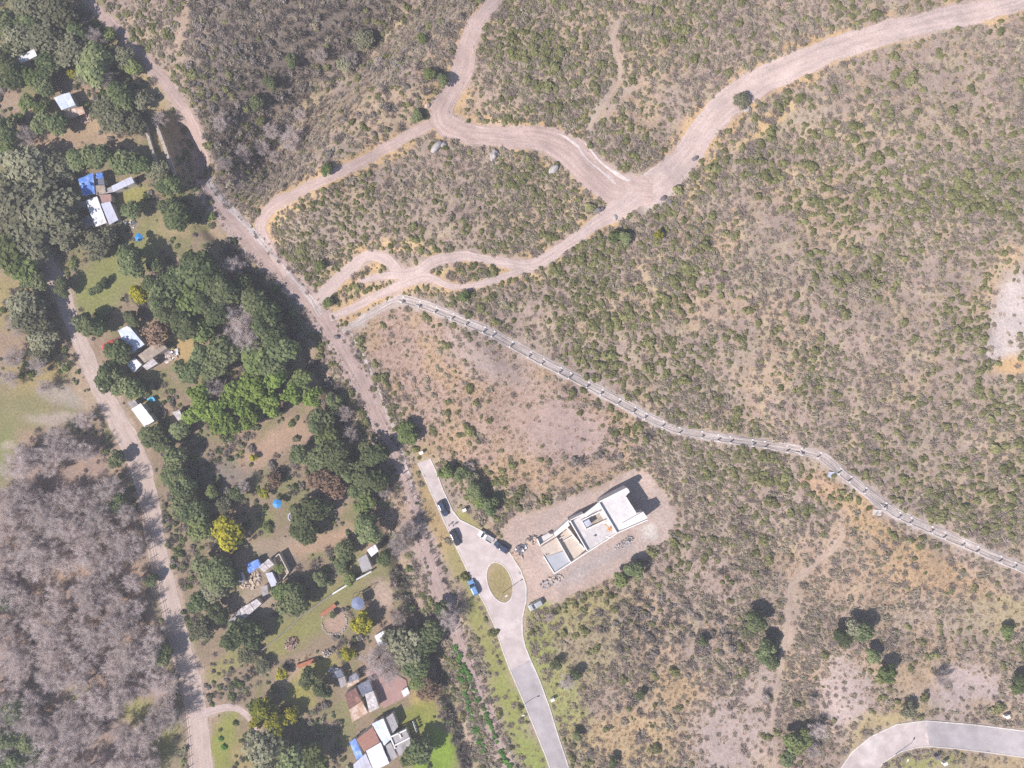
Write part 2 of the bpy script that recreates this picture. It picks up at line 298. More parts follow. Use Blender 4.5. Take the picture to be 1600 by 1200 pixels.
# the triangular slope, bank grass and the clearings on the right
TRI = [(560, 515), (628, 482), (700, 505), (800, 550), (900, 605), (1005, 665), (990, 720), (930, 755), (850, 770), (780, 760), (700, 715), (660, 690), (610, 610)]
tr = pol(TRI, 14); mixc(tr * .85, (.335, .240, .200)); mixc(tr * sst(.47, .58, n2) * .6, (.36, .255, .15))
for cx, cy, rx, ry, rot, c, a in [
    (770, 570, 90, 30, .6, (.33, .265, .245), .9), (870, 670, 90, 50, .3, (.35, .265, .245), .9), (800, 640, 50, 50, 0, (.345, .25, .205), .7),
    (665, 790, 16, 60, -.35, (.300, .225, .115), .9), (690, 840, 12, 40, -.35, (.34, .25, .13), .9), (720, 890, 14, 50, -.4, (.27, .235, .105), .95), (745, 960, 18, 40, -.35, (.22, .22, .08), .95), (770, 1030, 20, 50, -.4, (.235, .235, .085), 1), (795, 1100, 20, 50, -.4, (.235, .25, .08), 1), (830, 1180, 22, 50, -.4, (.22, .245, .075), 1),
    (781, 910, 22, 33, 0, (.27, .225, .11), 1), (730, 815, 24, 14, .4, (.27, .25, .09), .9), (665, 705, 24, 12, 0, (.31, .235, .13), .9), (700, 690, 40, 20, .2, (.34, .24, .16), .7),
    (845, 1000, 22, 70, .1, (.235, .265, .085), .95), (885, 1100, 30, 90, -.3, (.25, .265, .095), .9), (900, 960, 60, 30, -.4, (.26, .25, .09), .7), (930, 1020, 40, 60, .3, (.28, .245, .14), .7),
    (980, 1150, 90, 40, -.1, (.37, .275, .165), .9), (1050, 1080, 60, 30, .2, (.38, .275, .16), .8), (1000, 1190, 60, 30, 0, (.35, .27, .16), .8),
    (1140, 1150, 70, 60, -.8, (.340, .275, .255), 1), (1180, 1080, 26, 50, .5, (.345, .275, .245), .9), (1320, 1090, 40, 60, -.1, (.400, .325, .305), 1), (1500, 1080, 76, 42, -.05, (.370, .300, .285), 1), (1560, 1110, 50, 16, .1, (.35, .27, .20), .9), (1430, 1060, 40, 30, 0, (.36, .27, .18), .8),
    (1390, 1120, 70, 14, -.25, (.33, .27, .14), .8), (1340, 1160, 30, 20, -.7, (.33, .265, .15), .8), (1450, 1190, 60, 16, 0, (.25, .25, .09), .9), (1560, 1195, 50, 12, 0, (.33, .26, .16), .9),
    (1240, 960, 26, 60, .1, (.340, .265, .215), .6), (1320, 910, 90, 30, .2, (.345, .255, .19), .7), (1450, 900, 110, 36, .35, (.385, .270, .165), .9), (1550, 960, 60, 30, 0, (.31, .27, .14), .7), (1270, 870, 30, 50, .6, (.33, .25, .20), .7), (1480, 960, 80, 30, 0, (.33, .27, .22), .6),
    (1330, 790, 60, 24, .7, (.395, .275, .165), .8), (1400, 840, 60, 16, .4, (.41, .29, .165), .9), (1280, 760, 30, 18, .5, (.40, .27, .18), .8), (1540, 780, 80, 50, .3, (.355, .275, .20), .6), (1480, 720, 60, 40, 0, (.33, .27, .215), .5),
    (1070, 720, 60, 40, .2, (.30, .24, .205), .7), (1100, 900, 60, 40, 0, (.315, .245, .215), .7), (1000, 770, 40, 20, -.4, (.33, .25, .21), .7),
    (1230, 185, 90, 30, -.3, (.31, .26, .20), .5), (1320, 210, 90, 20, .1, (.36, .285, .20), .7), (1470, 190, 120, 30, .1, (.34, .275, .20), .6), (1270, 270, 60, 18, 0, (.385, .285, .19), .8), (1330, 310, 70, 16, .2, (.36, .275, .195), .7), (1100, 370, 50, 24, .3, (.37, .27, .19), .8), (1110, 480, 60, 20, 0, (.35, .26, .20), .7),
    (1585, 490, 34, 70, .25, (.460, .400, .385), 1), (1572, 545, 30, 30, .3, (.450, .390, .370), 1), (1570, 400, 20, 20, 0, (.43, .32, .20), .8), (1590, 570, 40, 14, 0, (.45, .30, .15), .9), (1545, 440, 14, 24, 0, (.40, .30, .21), .8),
    (962, 60, 7, 40, -.2, (.38, .285, .225), .9), (940, 165, 7, 50, .5, (.34, .28, .24), .9), (975, 145, 6, 40, .7, (.35, .28, .24), .9),
    (285, 40, 12, 50, .2, (.385, .285, .21), .9), (600, 60, 9, 90, .9, (.40, .315, .20), .9), (480, 155, 26, 40, .7, (.37, .305, .18), .6), (230, 130, 22, 80, -.6, (.34, .265, .155), .9), (300, 110, 40, 100, -.55, (.32, .25, .20), .6), (262, 235, 10, 50, -.35, (.40, .29, .17), .95)]:
    mixc(ell(cx, cy, rx, ry, rot) * a, c)
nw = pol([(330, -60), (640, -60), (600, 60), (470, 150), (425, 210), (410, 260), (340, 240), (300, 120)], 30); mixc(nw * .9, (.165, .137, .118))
# straw verges, then dust spilling off the tracks
HILLR = [MAIN, BEND, SPUR, LOOP, STUB, SIDE]
dv = np.full(len(PX), 1e9)
for P in HILLR: dv = np.minimum(dv, seg_dist(WX, WY, P, [p[2] for p in P]))
verge = (1 - sst(5, 20, dv)) * sst(.42, .56, fbm(fx_, fy_, 9, 7) + .05)
mixc(verge * 1.0, (.440, .310, .175))
for cx, cy, rx, ry, rot, a in [(1195, 195, 60, 12, -.65, 1), (1110, 270, 50, 9, -.95, 1), (1340, 82, 130, 7, -.3, .9), (640, 388, 60, 10, .1, .9), (700, 420, 20, 10, 0, .9), (830, 250, 70, 10, .35, .9), (905, 305, 10, 30, .7, .8), (1000, 255, 24, 7, -.2, .9), (1060, 300, 12, 40, -.7, .8), (590, 445, 30, 7, -.5, .8), (470, 320, 30, 10, -.5, .8)]:
    mixc(ell(cx, cy, rx, ry, rot) * a, (.45, .33, .185))
dr = seg_dist(WX, WY, STRIP, [p[2] for p in STRIP]); mixc((1 - sst(-2, 5, dr)) * .9, (.36, .30, .27))
dl = np.minimum(seg_dist(WX, WY, LANE, [p[2] for p in LANE]), seg_dist(WX, WY, DRIVE, [p[2] for p in DRIVE])); mixc((1 - sst(-3, 6, dl)) * .8, (.38, .295, .24))
mixc((1 - sst(-3, 4, dv)) * .85, DUST)
dy = np.minimum(seg_dist(WX, WY, VALLEY, [p[2] for p in VALLEY]), seg_dist(WX, WY, TRAIL, [p[2] for p in TRAIL])); mixc((1 - sst(-4, 8, dy)) * .9, (.375, .290, .260))
mixc(pol(LOT, 6), (.400, .318, .285)); mixc(pol(LOT, 6) * sst(.5, .65, n4) * .35, (.39, .285, .235)); mixc(ell(930, 880, 60, 14, -.45) * .7, (.35, .31, .30)); mixc(ell(1010, 830, 14, 12, 0) * .8, (.5, .47, .44))
mixc(ell(1040, 310, 40, 10, -.7) * .7, (.46, .41, .39)); mixc(ell(1240, 0, 1, 1), DUST)
pathw = lambda P, wd_: 1 - sst(0, 4, seg_dist(WX, WY, P) - wd_)
mixc(pathw([(1322, 800), (1310, 850), (1255, 895), (1230, 925), (1228, 1000)], 2.5) * .7, (.37, .285, .235))
mixc(pathw([(1530, 590), (1400, 680), (1330, 700)], 1) * .3, (.36, .28, .23))
col *= (.88 + .24 * n3)[:, None]
nX, nY = len(gx), len(gy)
ii = np.arange(nX * nY).reshape(nY, nX)
F = np.stack([ii[:-1, :-1], ii[:-1, 1:], ii[1:, 1:], ii[1:, :-1]], -1).reshape(-1, 4)
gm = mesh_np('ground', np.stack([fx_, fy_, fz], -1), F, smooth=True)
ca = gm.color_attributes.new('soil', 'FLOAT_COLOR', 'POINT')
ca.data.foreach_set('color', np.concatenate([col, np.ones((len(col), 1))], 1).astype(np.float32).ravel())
def attr_ground_mat():
    m = bpy.data.materials.new('ground_soil'); m.use_nodes = True; n = m.node_tree.nodes; l = m.node_tree.links; b = n['Principled BSDF']
    b.inputs['Roughness'].default_value = .95; b.inputs['Specular IOR Level'].default_value = .1
    a = n.new('ShaderNodeAttribute'); a.attribute_name = 'soil'; tc = n.new('ShaderNodeTexCoord')
    nz = n.new('ShaderNodeTexNoise'); nz.inputs['Scale'].default_value = 1.6; nz.inputs['Detail'].default_value = 8; nz.inputs['Roughness'].default_value = .75; l.new(tc.outputs['Object'], nz.inputs[0])
    nb = n.new('ShaderNodeTexNoise'); nb.inputs['Scale'].default_value = .35; nb.inputs['Detail'].default_value = 4; l.new(tc.outputs['Object'], nb.inputs[0])
    mr = n.new('ShaderNodeMapRange'); mr.inputs[1].default_value = .3; mr.inputs[2].default_value = .7; mr.inputs[3].default_value = .68; mr.inputs[4].default_value = 1.3; l.new(nz.outputs[0], mr.inputs[0])
    vm = n.new('ShaderNodeVectorMath'); vm.operation = 'SCALE'; l.new(a.outputs[0], vm.inputs[0]); l.new(mr.outputs[0], vm.inputs['Scale'])
    mx = n.new('ShaderNodeMix'); mx.data_type = 'RGBA'; mx.blend_type = 'MULTIPLY'; l.new(nb.outputs[0], mx.inputs[0]); l.new(vm.outputs[0], mx.inputs[6]); mx.inputs[7].default_value = (1.0, .97, .94, 1)
    l.new(mx.outputs[2], b.inputs[0])
    bp = n.new('ShaderNodeBump'); bp.inputs['Strength'].default_value = .7; bp.inputs['Distance'].default_value = .25; l.new(nz.outputs[0], bp.inputs['Height']); l.new(bp.outputs[0], b.inputs['Normal'])
    return m
struct(link('ground', gm, attr_ground_mat()))

# ------------------------------------------------------------------ the hazy winter air
HAZE = 0.00040
zlo, zhi = float(fz.min()) - 1, H + 1.5
_b = float(gx[-1]) + 20
hm = bpy.data.meshes.new('haze'); hm.from_pydata([(x, y, z) for z in (zlo, zhi) for x, y in ((-_b, -_b), (_b, -_b), (_b, _b), (-_b, _b))], [], [(3, 2, 1, 0), (4, 5, 6, 7), (0, 1, 5, 4), (1, 2, 6, 5), (2, 3, 7, 6), (3, 0, 4, 7)])
hmat = bpy.data.materials.new('haze'); hmat.use_nodes = True; _n = hmat.node_tree.nodes; _n.remove(_n['Principled BSDF']); _v = _n.new('ShaderNodeVolumePrincipled')
_v.inputs['Color'].default_value = (.93, .92, 1, 1); _v.inputs['Density'].default_value = HAZE; hmat.node_tree.links.new(_v.outputs[0], _n['Material Output'].inputs['Volume'])
struct(link('haze', hm, hmat), 'stuff')

# ------------------------------------------------------------------ tracks and paved roads
def smooth_line(P, step=.6):
    """Catmull-Rom through world points (x,y,width) -> dense samples"""
    W = []
    for p in P:
        g = gnd(p[0], p[1]); f = (H - g[2]) / FPX; W.append(np.array([g[0], g[1], p[2] * f]))
    W = [2 * W[0] - W[1]] + W + [2 * W[-1] - W[-2]]; out = []
    for i in range(1, len(W) - 2):
        n = max(2, int(np.linalg.norm(W[i + 1][:2] - W[i][:2]) / step))
        for t in np.arange(n) / n:
            p0, p1, p2, p3 = W[i - 1:i + 3]
            out.append(.5 * (2 * p1 + (p2 - p0) * t + (2 * p0 - 5 * p1 + 4 * p2 - p3) * t * t + (3 * p1 - p0 - 3 * p2 + p3) * t ** 3))
    out.append(W[-2]); return np.array(out)
def track(name, P, material, ragged=.5, off=.03, cross=8, flat=0.0, seed=0):
    L = smooth_line(P); T = np.gradient(L[:, :2], axis=0); T /= np.linalg.norm(T, axis=1)[:, None] + 1e-9; N = np.stack([-T[:, 1], T[:, 0]], 1)
    arc = np.concatenate([[0], np.cumsum(np.linalg.norm(np.diff(L[:, :2], axis=0), axis=1))])
    e = np.stack([fbm(arc, arc * 0 + 3, 4, seed) - .5, fbm(arc, arc * 0 + 77, 4, seed + 1) - .5], 1) * 2 * ragged
    us = np.linspace(-1, 1, cross + 1); V = []; UV = []
    for k, u in enumerate(us):
        hw = L[:, 2] / 2 + (e[:, 0] if u < 0 else e[:, 1]) * abs(u)
        x = L[:, 0] + N[:, 0] * u * hw; y = L[:, 1] + N[:, 1] * u * hw
        V.append(np.stack([x, y, hgt(x, y) + off + (.02 * (1 - u * u))], 1)); UV.append(np.stack([np.full(len(x), u * .5 + .5), arc], 1))
    V = np.stack(V, 1); UV = np.stack(UV, 1); n = len(L); c = cross + 1; idx = np.arange(n * c).reshape(n, c)
    Fq = np.stack([idx[:-1, :-1], idx[:-1, 1:], idx[1:, 1:], idx[1:, :-1]], -1).reshape(-1, 4)[:, ::-1]
    m = mesh_np(name, V.reshape(-1, 3), Fq, smooth=True); uvl = m.uv_layers.new(name='UVMap'); uv = UV.reshape(-1, 2)
    uvl.data.foreach_set('uv', uv[Fq.ravel()].astype(np.float32).ravel())
    return struct(link(name, m, material))
def dirt_mat(name, c, c2, ruts=5.0, rutamt=.12):
    m = bpy.data.materials.new(name); m.use_nodes = True; n = m.node_tree.nodes; l = m.node_tree.links; b = n['Principled BSDF']
    b.inputs['Roughness'].default_value = .95; b.inputs['Specular IOR Level'].default_value = .1
    tc = n.new('ShaderNodeTexCoord'); nz = n.new('ShaderNodeTexNoise'); nz.inputs['Scale'].default_value = .22; nz.inputs['Detail'].default_value = 8; nz.inputs['Roughness'].default_value = .7; l.new(tc.outputs['Object'], nz.inputs[0])
    r0 = n.new('ShaderNodeMapRange'); r0.inputs[1].default_value = .4; r0.inputs[2].default_value = .62; l.new(nz.outputs[0], r0.inputs[0])
    mx = n.new('ShaderNodeMix'); mx.data_type = 'RGBA'; l.new(r0.outputs[0], mx.inputs[0]); mx.inputs[6].default_value = (*c, 1); mx.inputs[7].default_value = (*c2, 1)
    mp = n.new('ShaderNodeMapping'); mp.inputs['Scale'].default_value = (ruts * 1.8, .11, 1); l.new(tc.outputs['UV'], mp.inputs[0])
    nr = n.new('ShaderNodeTexNoise'); nr.inputs['Scale'].default_value = 1; nr.inputs['Detail'].default_value = 3; l.new(mp.outputs[0], nr.inputs[0])
    r1 = n.new('ShaderNodeMapRange'); r1.inputs[1].default_value = .35; r1.inputs[2].default_value = .65; r1.inputs[3].default_value = 1 - rutamt; r1.inputs[4].default_value = 1 + rutamt; l.new(nr.outputs[0], r1.inputs[0])
    vm = n.new('ShaderNodeVectorMath'); vm.operation = 'SCALE'; l.new(mx.outputs[2], vm.inputs[0]); l.new(r1.outputs[0], vm.inputs['Scale'])
    nf = n.new('ShaderNodeTexNoise'); nf.inputs['Scale'].default_value = 2.5; nf.inputs['Detail'].default_value = 5; l.new(tc.outputs['Object'], nf.inputs[0])
    r2 = n.new('ShaderNodeMapRange'); r2.inputs[1].default_value = .3; r2.inputs[2].default_value = .7; r2.inputs[3].default_value = .86; r2.inputs[4].default_value = 1.14; l.new(nf.outputs[0], r2.inputs[0])
    v2 = n.new('ShaderNodeVectorMath'); v2.operation = 'SCALE'; l.new(vm.outputs[0], v2.inputs[0]); l.new(r2.outputs[0], v2.inputs['Scale']); l.new(v2.outputs[0], b.inputs[0])
    bp = n.new('ShaderNodeBump'); bp.inputs['Strength'].default_value = .5; bp.inputs['Distance'].default_value = .12; l.new(nf.outputs[0], bp.inputs['Height']); l.new(bp.outputs[0], b.inputs['Normal'])
    return m
M['dirt'] = dirt_mat('pink_dirt', (.430, .328, .298), (.385, .287, .255))
M['dirt_pale'] = dirt_mat('pale_dirt', (.415, .325, .298), (.45, .358, .328), 3)
M['dirt_valley'] = dirt_mat('valley_dirt', (.355, .270, .245), (.305, .228, .205), 6, .15)
M['dirt_lane'] = dirt_mat('lane_dirt', (.445, .355, .315), (.40, .315, .275), 4, .1)
M['gravel'] = dirt_mat('grey_gravel', (.42, .365, .345), (.34, .285, .26), 3, .3)
M['path_soil'] = dirt_mat('path_soil', (.355, .275, .225), (.325, .25, .20), 3, .15)
track('hill_road', MAIN, M['dirt_pale'], 1.1, .030, 10, seed=1)
track('hill_road', BEND, M['dirt'], 1.0, .040, 10, seed=2)
track('dirt_track', SPUR, M['dirt_pale'], .45, .050, 6, seed=3)
track('dirt_track', LOOP, M['dirt_pale'], .4, .058, 5, seed=4)
track('dirt_track', STUB, M['dirt_pale'], .4, .066, 5, seed=5)
track('dirt_track', SIDE, M['dirt'], .45, .034, 6, seed=6)
track('valley_track', VALLEY, M['dirt_valley'], 1.5, .026, 8, seed=7)
track('valley_track', TRAIL, M['dirt_valley'], .5, .022, 5, seed=2)
M['rubble_strip'] = dirt_mat('pale_rubble_strip', (.43, .375, .36), (.31, .255, .24), 3, .3)
track('gravel_strip', [(322, 268, 6), (334, 296, 9), (352, 318, 10), (386, 352, 10), (408, 376, 9), (432, 404, 8), (458, 436, 8), (488, 470, 9), (502, 492, 10)], M['rubble_strip'], .8, .075, 4, seed=2)
track('gravel_strip', [(548, 520, 4), (580, 580, 6), (604, 640, 6), (630, 710, 6), (650, 780, 5)], M['rubble_strip'], .7, .075, 4, seed=5)
track('fence_track', STRIP, M['gravel'], .35, .045, 5, seed=3)
track('village_lane', LANE, M['dirt_lane'], .6, .028, 8, seed=4)
track('driveway', DRIVE, M['dirt_pale'], .35, .040, 4, seed=5)

for i, P in enumerate(PATHS): track('footpath', P, M['path_soil'], .35, .03, 4, seed=i)

def patch(name, P, material, off, holes=(), step=.9, thick=0):
    W = []; E = []
    for ring in [P] + list(holes):
        b = len(W); pts = [gnd(p[0], p[1]) for p in ring]; ring2 = []
        for i in range(len(pts)):
            a, c = pts[i], pts[(i + 1) % len(pts)]; n = max(1, int(np.hypot(*(c - a)[:2]) / step))
            for t in range(n): q = a + (c - a) * t / n; ring2.append((q[0], q[1]))
        W += ring2; E += [(b + i, b + (i + 1) % len(ring2)) for i in range(len(ring2))]
    outer = [tuple(gnd(p[0], p[1])[:2]) for p in P]; hl = [[tuple(gnd(p[0], p[1])[:2]) for p in r] for r in holes]
    A = np.array(outer); xs = np.arange(A[:, 0].min(), A[:, 0].max(), step); ys = np.arange(A[:, 1].min(), A[:, 1].max(), step)
    QX, QY = np.meshgrid(xs, ys); QX = QX.ravel(); QY = QY.ravel(); keep = poly_sd(QX, QY, outer) < -.35
    for r in hl: keep &= poly_sd(QX, QY, r) > .35
    pts = W + list(zip(QX[keep], QY[keep]))
    v, e, f, *_ = delaunay_2d_cdt([Vector(p) for p in pts], E, [], 0, 1e-4)
    v = np.array([(q.x, q.y) for q in v]); out = []
    for t in f:
        c = v[list(t)].mean(0)
        if not inside(c[0], c[1], outer) or any(inside(c[0], c[1], r) for r in hl): continue
        a, b2, c2 = v[t[0]], v[t[1]], v[t[2]]
        out.append(t if (b2[0] - a[0]) * (c2[1] - a[1]) - (b2[1] - a[1]) * (c2[0] - a[0]) > 0 else (t[0], t[2], t[1]))
    m = mesh_np(name, np.column_stack([v, hgt(v[:, 0], v[:, 1]) + off]), out, smooth=True)
    return struct(link(name, m, material))
M['concrete'] = mat('road_concrete', (.43, .365, .355), .9, .2, .35, .01, col2=(.52, .46, .45), col2_scale=.10, col2_amt=.35)
M['asphalt'] = mat('grey_asphalt', (.355, .320, .330), .9, .16, .35, .01, col2=(.315, .285, .29), col2_scale=.15)
M['kerb'] = mat('kerb_white', (.54, .50, .47), .85, .25, .8)
patch('road', PAVE, M['concrete'], .055, [ISLAND]); patch('road', ASPH, M['asphalt'], .055)
patch('road', PAVE2, M['concrete'], .055); patch('road', ASPH2, M['asphalt'], .055)
def kerb(line, wdt=.3, top=.14, name='kerb', material=None):
    mb = MB(); pts = []
    for i in range(len(line) - 1):
        a, b = np.array(line[i], float), np.array(line[i + 1], float); n = max(1, int(np.hypot(*(b - a)) / 7))
        for t in range(n): pts.append(a + (b - a) * t / n)
    pts.append(np.array(line[-1], float)); G = [gnd(p[0], p[1]) for p in pts]
    for a, b in zip(G[:-1], G[1:]):
        d = (b - a)[:2]; d = d / np.linalg.norm(d) * .012
        q = wall_pts((a[0] + d[0], a[1] + d[1]), (b[0] - d[0], b[1] - d[1]), wdt)
        mb.prism(q, [hgt(*p) - .1 for p in q], [float(hgt(*p)) + top for p in q])
    return struct(mb.build(name, material or M['kerb']))
kerb([(672, 717), (681, 736), (692, 765), (707, 798), (718, 812), (742, 824), (772, 840), (795, 862), (813, 890), (822, 915), (822, 938), (816, 965), (816, 990), (821, 1012), (829, 1031), (842, 1060), (858, 1104), (872, 1150), (886, 1192), (897, 1226)])
kerb([(653, 723), (668, 757), (690, 806), (712, 853), (738, 908), (759, 947), (776, 985), (786, 1018), (797, 1047), (818, 1096), (836, 1140), (852, 1180), (868, 1226)], .28, .12)
kerb(ISLAND + [ISLAND[0]], .26)
kerb([(1302, 1225), (1312, 1203), (1331, 1175), (1360, 1151), (1400, 1132), (1446, 1126), (1520, 1132), (1600, 1142), (1660, 1150)])
kerb([(1360, 1225), (1364, 1212), (1380, 1191), (1405, 1175), (1434, 1167), (1452, 1166), (1490, 1169), (1540, 1175), (1600, 1183), (1660, 1188)], .26)
M['wash'] = mat('white_wash', (.52, .455, .43), .95, .25, 1.0)
track('spoil_ridge', [(868, 206, 2), (895, 222, 4), (918, 248, 3), (940, 268, 4), (962, 287, 3)], M['wash'], .5, .085, 4, seed=3)
track('spoil_ridge', [(912, 222, 2), (930, 245, 2), (948, 262, 3), (975, 278, 6), (985, 282, 4)], M['wash'], .5, .092, 4, seed=6)

# ------------------------------------------------------------------ plant shapes
def rand_dirs(n, rng):
    v = rng.normal(size=(n, 3)); return v / np.linalg.norm(v, axis=1)[:, None]
def quads_at(C, Nrm, size, rng, aspect=1.0):
    """one leaf-clump quad at each centre, facing roughly along Nrm"""
    n = len(C); r = rand_dirs(n, rng); u = np.cross(Nrm, r); u /= np.linalg.norm(u, axis=1)[:, None] + 1e-9; v = np.cross(Nrm, u)
    s = np.broadcast_to(size, (n,))[:, None] * .5; u = u * s * aspect; v = v * s
    k = (rng.random((n, 1)) - .5) * .5
    return np.stack([C - u - v, C + u - v * (1 + k), C + u * (1 - k) + v, C - u * (1 + k) + v], 1).reshape(-1, 3)
def leaf_mesh(name, C, Nrm, size, rng, tone, aspect=1.0):
    V = quads_at(C, Nrm, size, rng, aspect); return mesh_np(name, V, np.arange(len(V)).reshape(-1, 4), tone=tone)
def crown_mesh(name, seed, lobes=12, n=2200, leaf=.13, lob_r=(.28, .46), flat=.85, spread=.72, loose=.10, fill=.25):
    """unit crown: leaf clumps over uneven lobes; centre at z=0, radius about 1"""
    rng = np.random.default_rng(seed); C = []; N = []; T = []
    for k in range(lobes):
        d = rand_dirs(1, rng)[0]; d[2] = abs(d[2]) * .9 - .35; rr = spread * rng.uniform(.45, 1) if k else 0
        c = d * rr * np.array([1, 1, flat]); R = rng.uniform(*lob_r) * (1.15 if k == 0 else 1); m = int(n / lobes)
        q = rand_dirs(m, rng); rad = R * (1 - fill * rng.random(m) ** 2 + loose * rng.normal(size=m))
        C.append(c + q * rad[:, None] * np.array([1, 1, .9])); nn = q + .65 * rand_dirs(m, rng) + np.array([0, 0, .55]); N.append(nn / np.linalg.norm(nn, axis=1)[:, None])
        T.append(np.clip(rng.uniform(.2, .8) + .22 * rng.normal(size=m), 0, 1))
    C = np.concatenate(C); N = np.concatenate(N); T = np.concatenate(T)
    return leaf_mesh(name, C, N, leaf * rng.uniform(.6, 1.3, len(C)), rng, T)
def twigs(name, seed, n_limbs=9, subs=7, fine=9, spread=1.0, thick=.012):
    """leafless crown: limbs that fork into twigs, each a thin tapered blade; foot of the crown at z=-1"""
    rng = np.random.default_rng(seed); V = []; T = []
    def blade(a, b, w0, w1, tn):
        d = b - a; L = np.linalg.norm(d) + 1e-9
        for s in range(1 if w0 < .012 else 2):
            r = rand_dirs(1, rng)[0]; u = np.cross(d, r); u /= np.linalg.norm(u) + 1e-9
            V.extend([a - u * w0, a + u * w0, b + u * w1, b - u * w1]); T.append(tn)
    root = np.array([0, 0, -1.0])
    for i in range(n_limbs):
        az = 2 * math.pi * (i + rng.uniform(-.3, .3)) / n_limbs; el = rng.uniform(.25, 1.25)
        d = np.array([math.cos(az) * math.cos(el), math.sin(az) * math.cos(el), math.sin(el) * .9]); L = rng.uniform(.65, .95)
        e = root * .55 + d * L * spread + np.array([0, 0, .25]); blade(root * .85, e, thick * 1.8, thick * .8, rng.uniform(.0, .4))
        for j in range(subs):
            t = rng.uniform(.3, 1); a = root * .85 * (1 - t) + e * t; dd = d * .8 + .8 * rand_dirs(1, rng)[0] + np.array([0, 0, .15]); dd /= np.linalg.norm(dd)
            b = a + dd * rng.uniform(.22, .42); blade(a, b, thick * .9, thick * .5, rng.uniform(.2, .6))
            for k in range(fine):
                t2 = rng.uniform(.25, 1); a2 = a * (1 - t2) + b * t2; d3 = dd * .7 + .9 * rand_dirs(1, rng)[0]; d3 /= np.linalg.norm(d3)
                b2 = a2 + d3 * rng.uniform(.12, .26); blade(a2, b2, thick * .55, thick * .2, rng.uniform(.3, 1))
    V = np.array(V); return mesh_np(name, V, np.arange(len(V)).reshape(-1, 4), tone=T)
def trunk_mesh(name, seed, top=1.0, r=.075):
    """tapered trunk with a few limbs; foot at z=0, unit height to the crown centre"""
    mb = MB(); rng = np.random.default_rng(seed); n = 7; lv = [(0, 1.35), (.08, 1.0), (.5, .8), (1, .5)]
    bend = rng.uniform(-.05, .05, (4, 2)); b0 = len(mb.v)
    for k, (t, rr) in enumerate(lv):
        for i in range(n): a = 2 * math.pi * i / n; mb.v.append((r * rr * math.cos(a) + bend[k, 0] * (k > 1), r * rr * math.sin(a) + bend[k, 1] * (k > 1), t * top))
    for k in range(3):
        for i in range(n): j = (i + 1) % n; mb.f.append((b0 + k * n + i, b0 + k * n + j, b0 + (k + 1) * n + j, b0 + (k + 1) * n + i))
    for i in range(5):
        a = 2 * math.pi * i / 5 + rng.uniform(-.4, .4); s = Vector((bend[2, 0], bend[2, 1], top * rng.uniform(.45, .8)))
        mb.bar(s, s + Vector((math.cos(a) * .5, math.sin(a) * .5, top * .35)), r * .35, 5)
    return mb.mesh(name)
def shrub_mesh(name, seed, n=170, leaf=.26, flat=.7, lob=5, loose=.2, up=.7, squash=.72):
    rng = np.random.default_rng(seed); C = []; N = []; T = []
    for k in range(lob):
        a = rng.uniform(0, 6.28); rr = rng.uniform(.2, .6) if k else 0; c = np.array([math.cos(a) * rr, math.sin(a) * rr, .35 * flat + rng.uniform(-.1, .25)]); m = n // lob
        q = rand_dirs(m, rng); q[:, 2] = np.abs(q[:, 2]) * 1.2 - .3; R = rng.uniform(.35, .55)
        C.append(c + q * (R * (1 + loose * rng.normal(size=(m, 1))))); nn = q + .7 * rand_dirs(m, rng) + np.array([0, 0, up]); N.append(nn / np.linalg.norm(nn, axis=1)[:, None]); T.append(np.clip(rng.uniform(.25, .75) + .25 * rng.normal(size=m), 0, 1))
    C = np.concatenate(C); C[:, 2] = np.maximum(C[:, 2] * squash, .03)
    return leaf_mesh(name, C, np.concatenate(N), leaf * rng.uniform(.6, 1.3, len(C)), rng, np.concatenate(T))
def brush_mesh(name, seed, n=110, length=.75, w=.045):
    """twiggy dry bush: thin stems fanning up from the foot"""
    rng = np.random.default_rng(seed); a = rng.uniform(0, 6.28, n); rr = np.sqrt(rng.random(n)) * .45
    p = np.stack([np.cos(a) * rr, np.sin(a) * rr, rng.uniform(0, .35, n)], 1); d = np.stack([np.cos(a) * .8, np.sin(a) * .8, rng.uniform(.05, .7, n)], 1) + .6 * rng.normal(size=(n, 3)) * np.array([1, 1, .4])
    d /= np.linalg.norm(d, axis=1)[:, None]; q = p + d * length * rng.uniform(.4, 1.1, (n, 1)); q[:, 2] = np.maximum(q[:, 2], .05)
    u = np.cross(d, rand_dirs(n, rng)); u /= np.linalg.norm(u, axis=1)[:, None] + 1e-9; u *= w * rng.uniform(.6, 1.5, (n, 1))
    V = np.stack([p - u, p + u, q + u * .5, q - u * .5], 1).reshape(-1, 3)
    return mesh_np(name, V, np.arange(len(V)).reshape(-1, 4), tone=rng.random(n))
def tuft_mesh(name, seed, n=26, length=.5, w=.045):
    rng = np.random.default_rng(seed); a = rng.uniform(0, 6.28, n); p = np.stack([np.cos(a) * .25 * rng.random(n), np.sin(a) * .25 * rng.random(n), np.zeros(n)], 1)
    d = np.stack([np.cos(a), np.sin(a), rng.uniform(.4, 1.6, n)], 1); d /= np.linalg.norm(d, axis=1)[:, None]; q = p + d * length * rng.uniform(.5, 1.1, (n, 1))
    u = np.stack([-np.sin(a), np.cos(a), np.zeros(n)], 1) * w; V = np.stack([p - u, p + u, q + u * .3, q - u * .3], 1).reshape(-1, 3)
    return mesh_np(name, V, np.arange(len(V)).reshape(-1, 4), tone=rng.random(n))

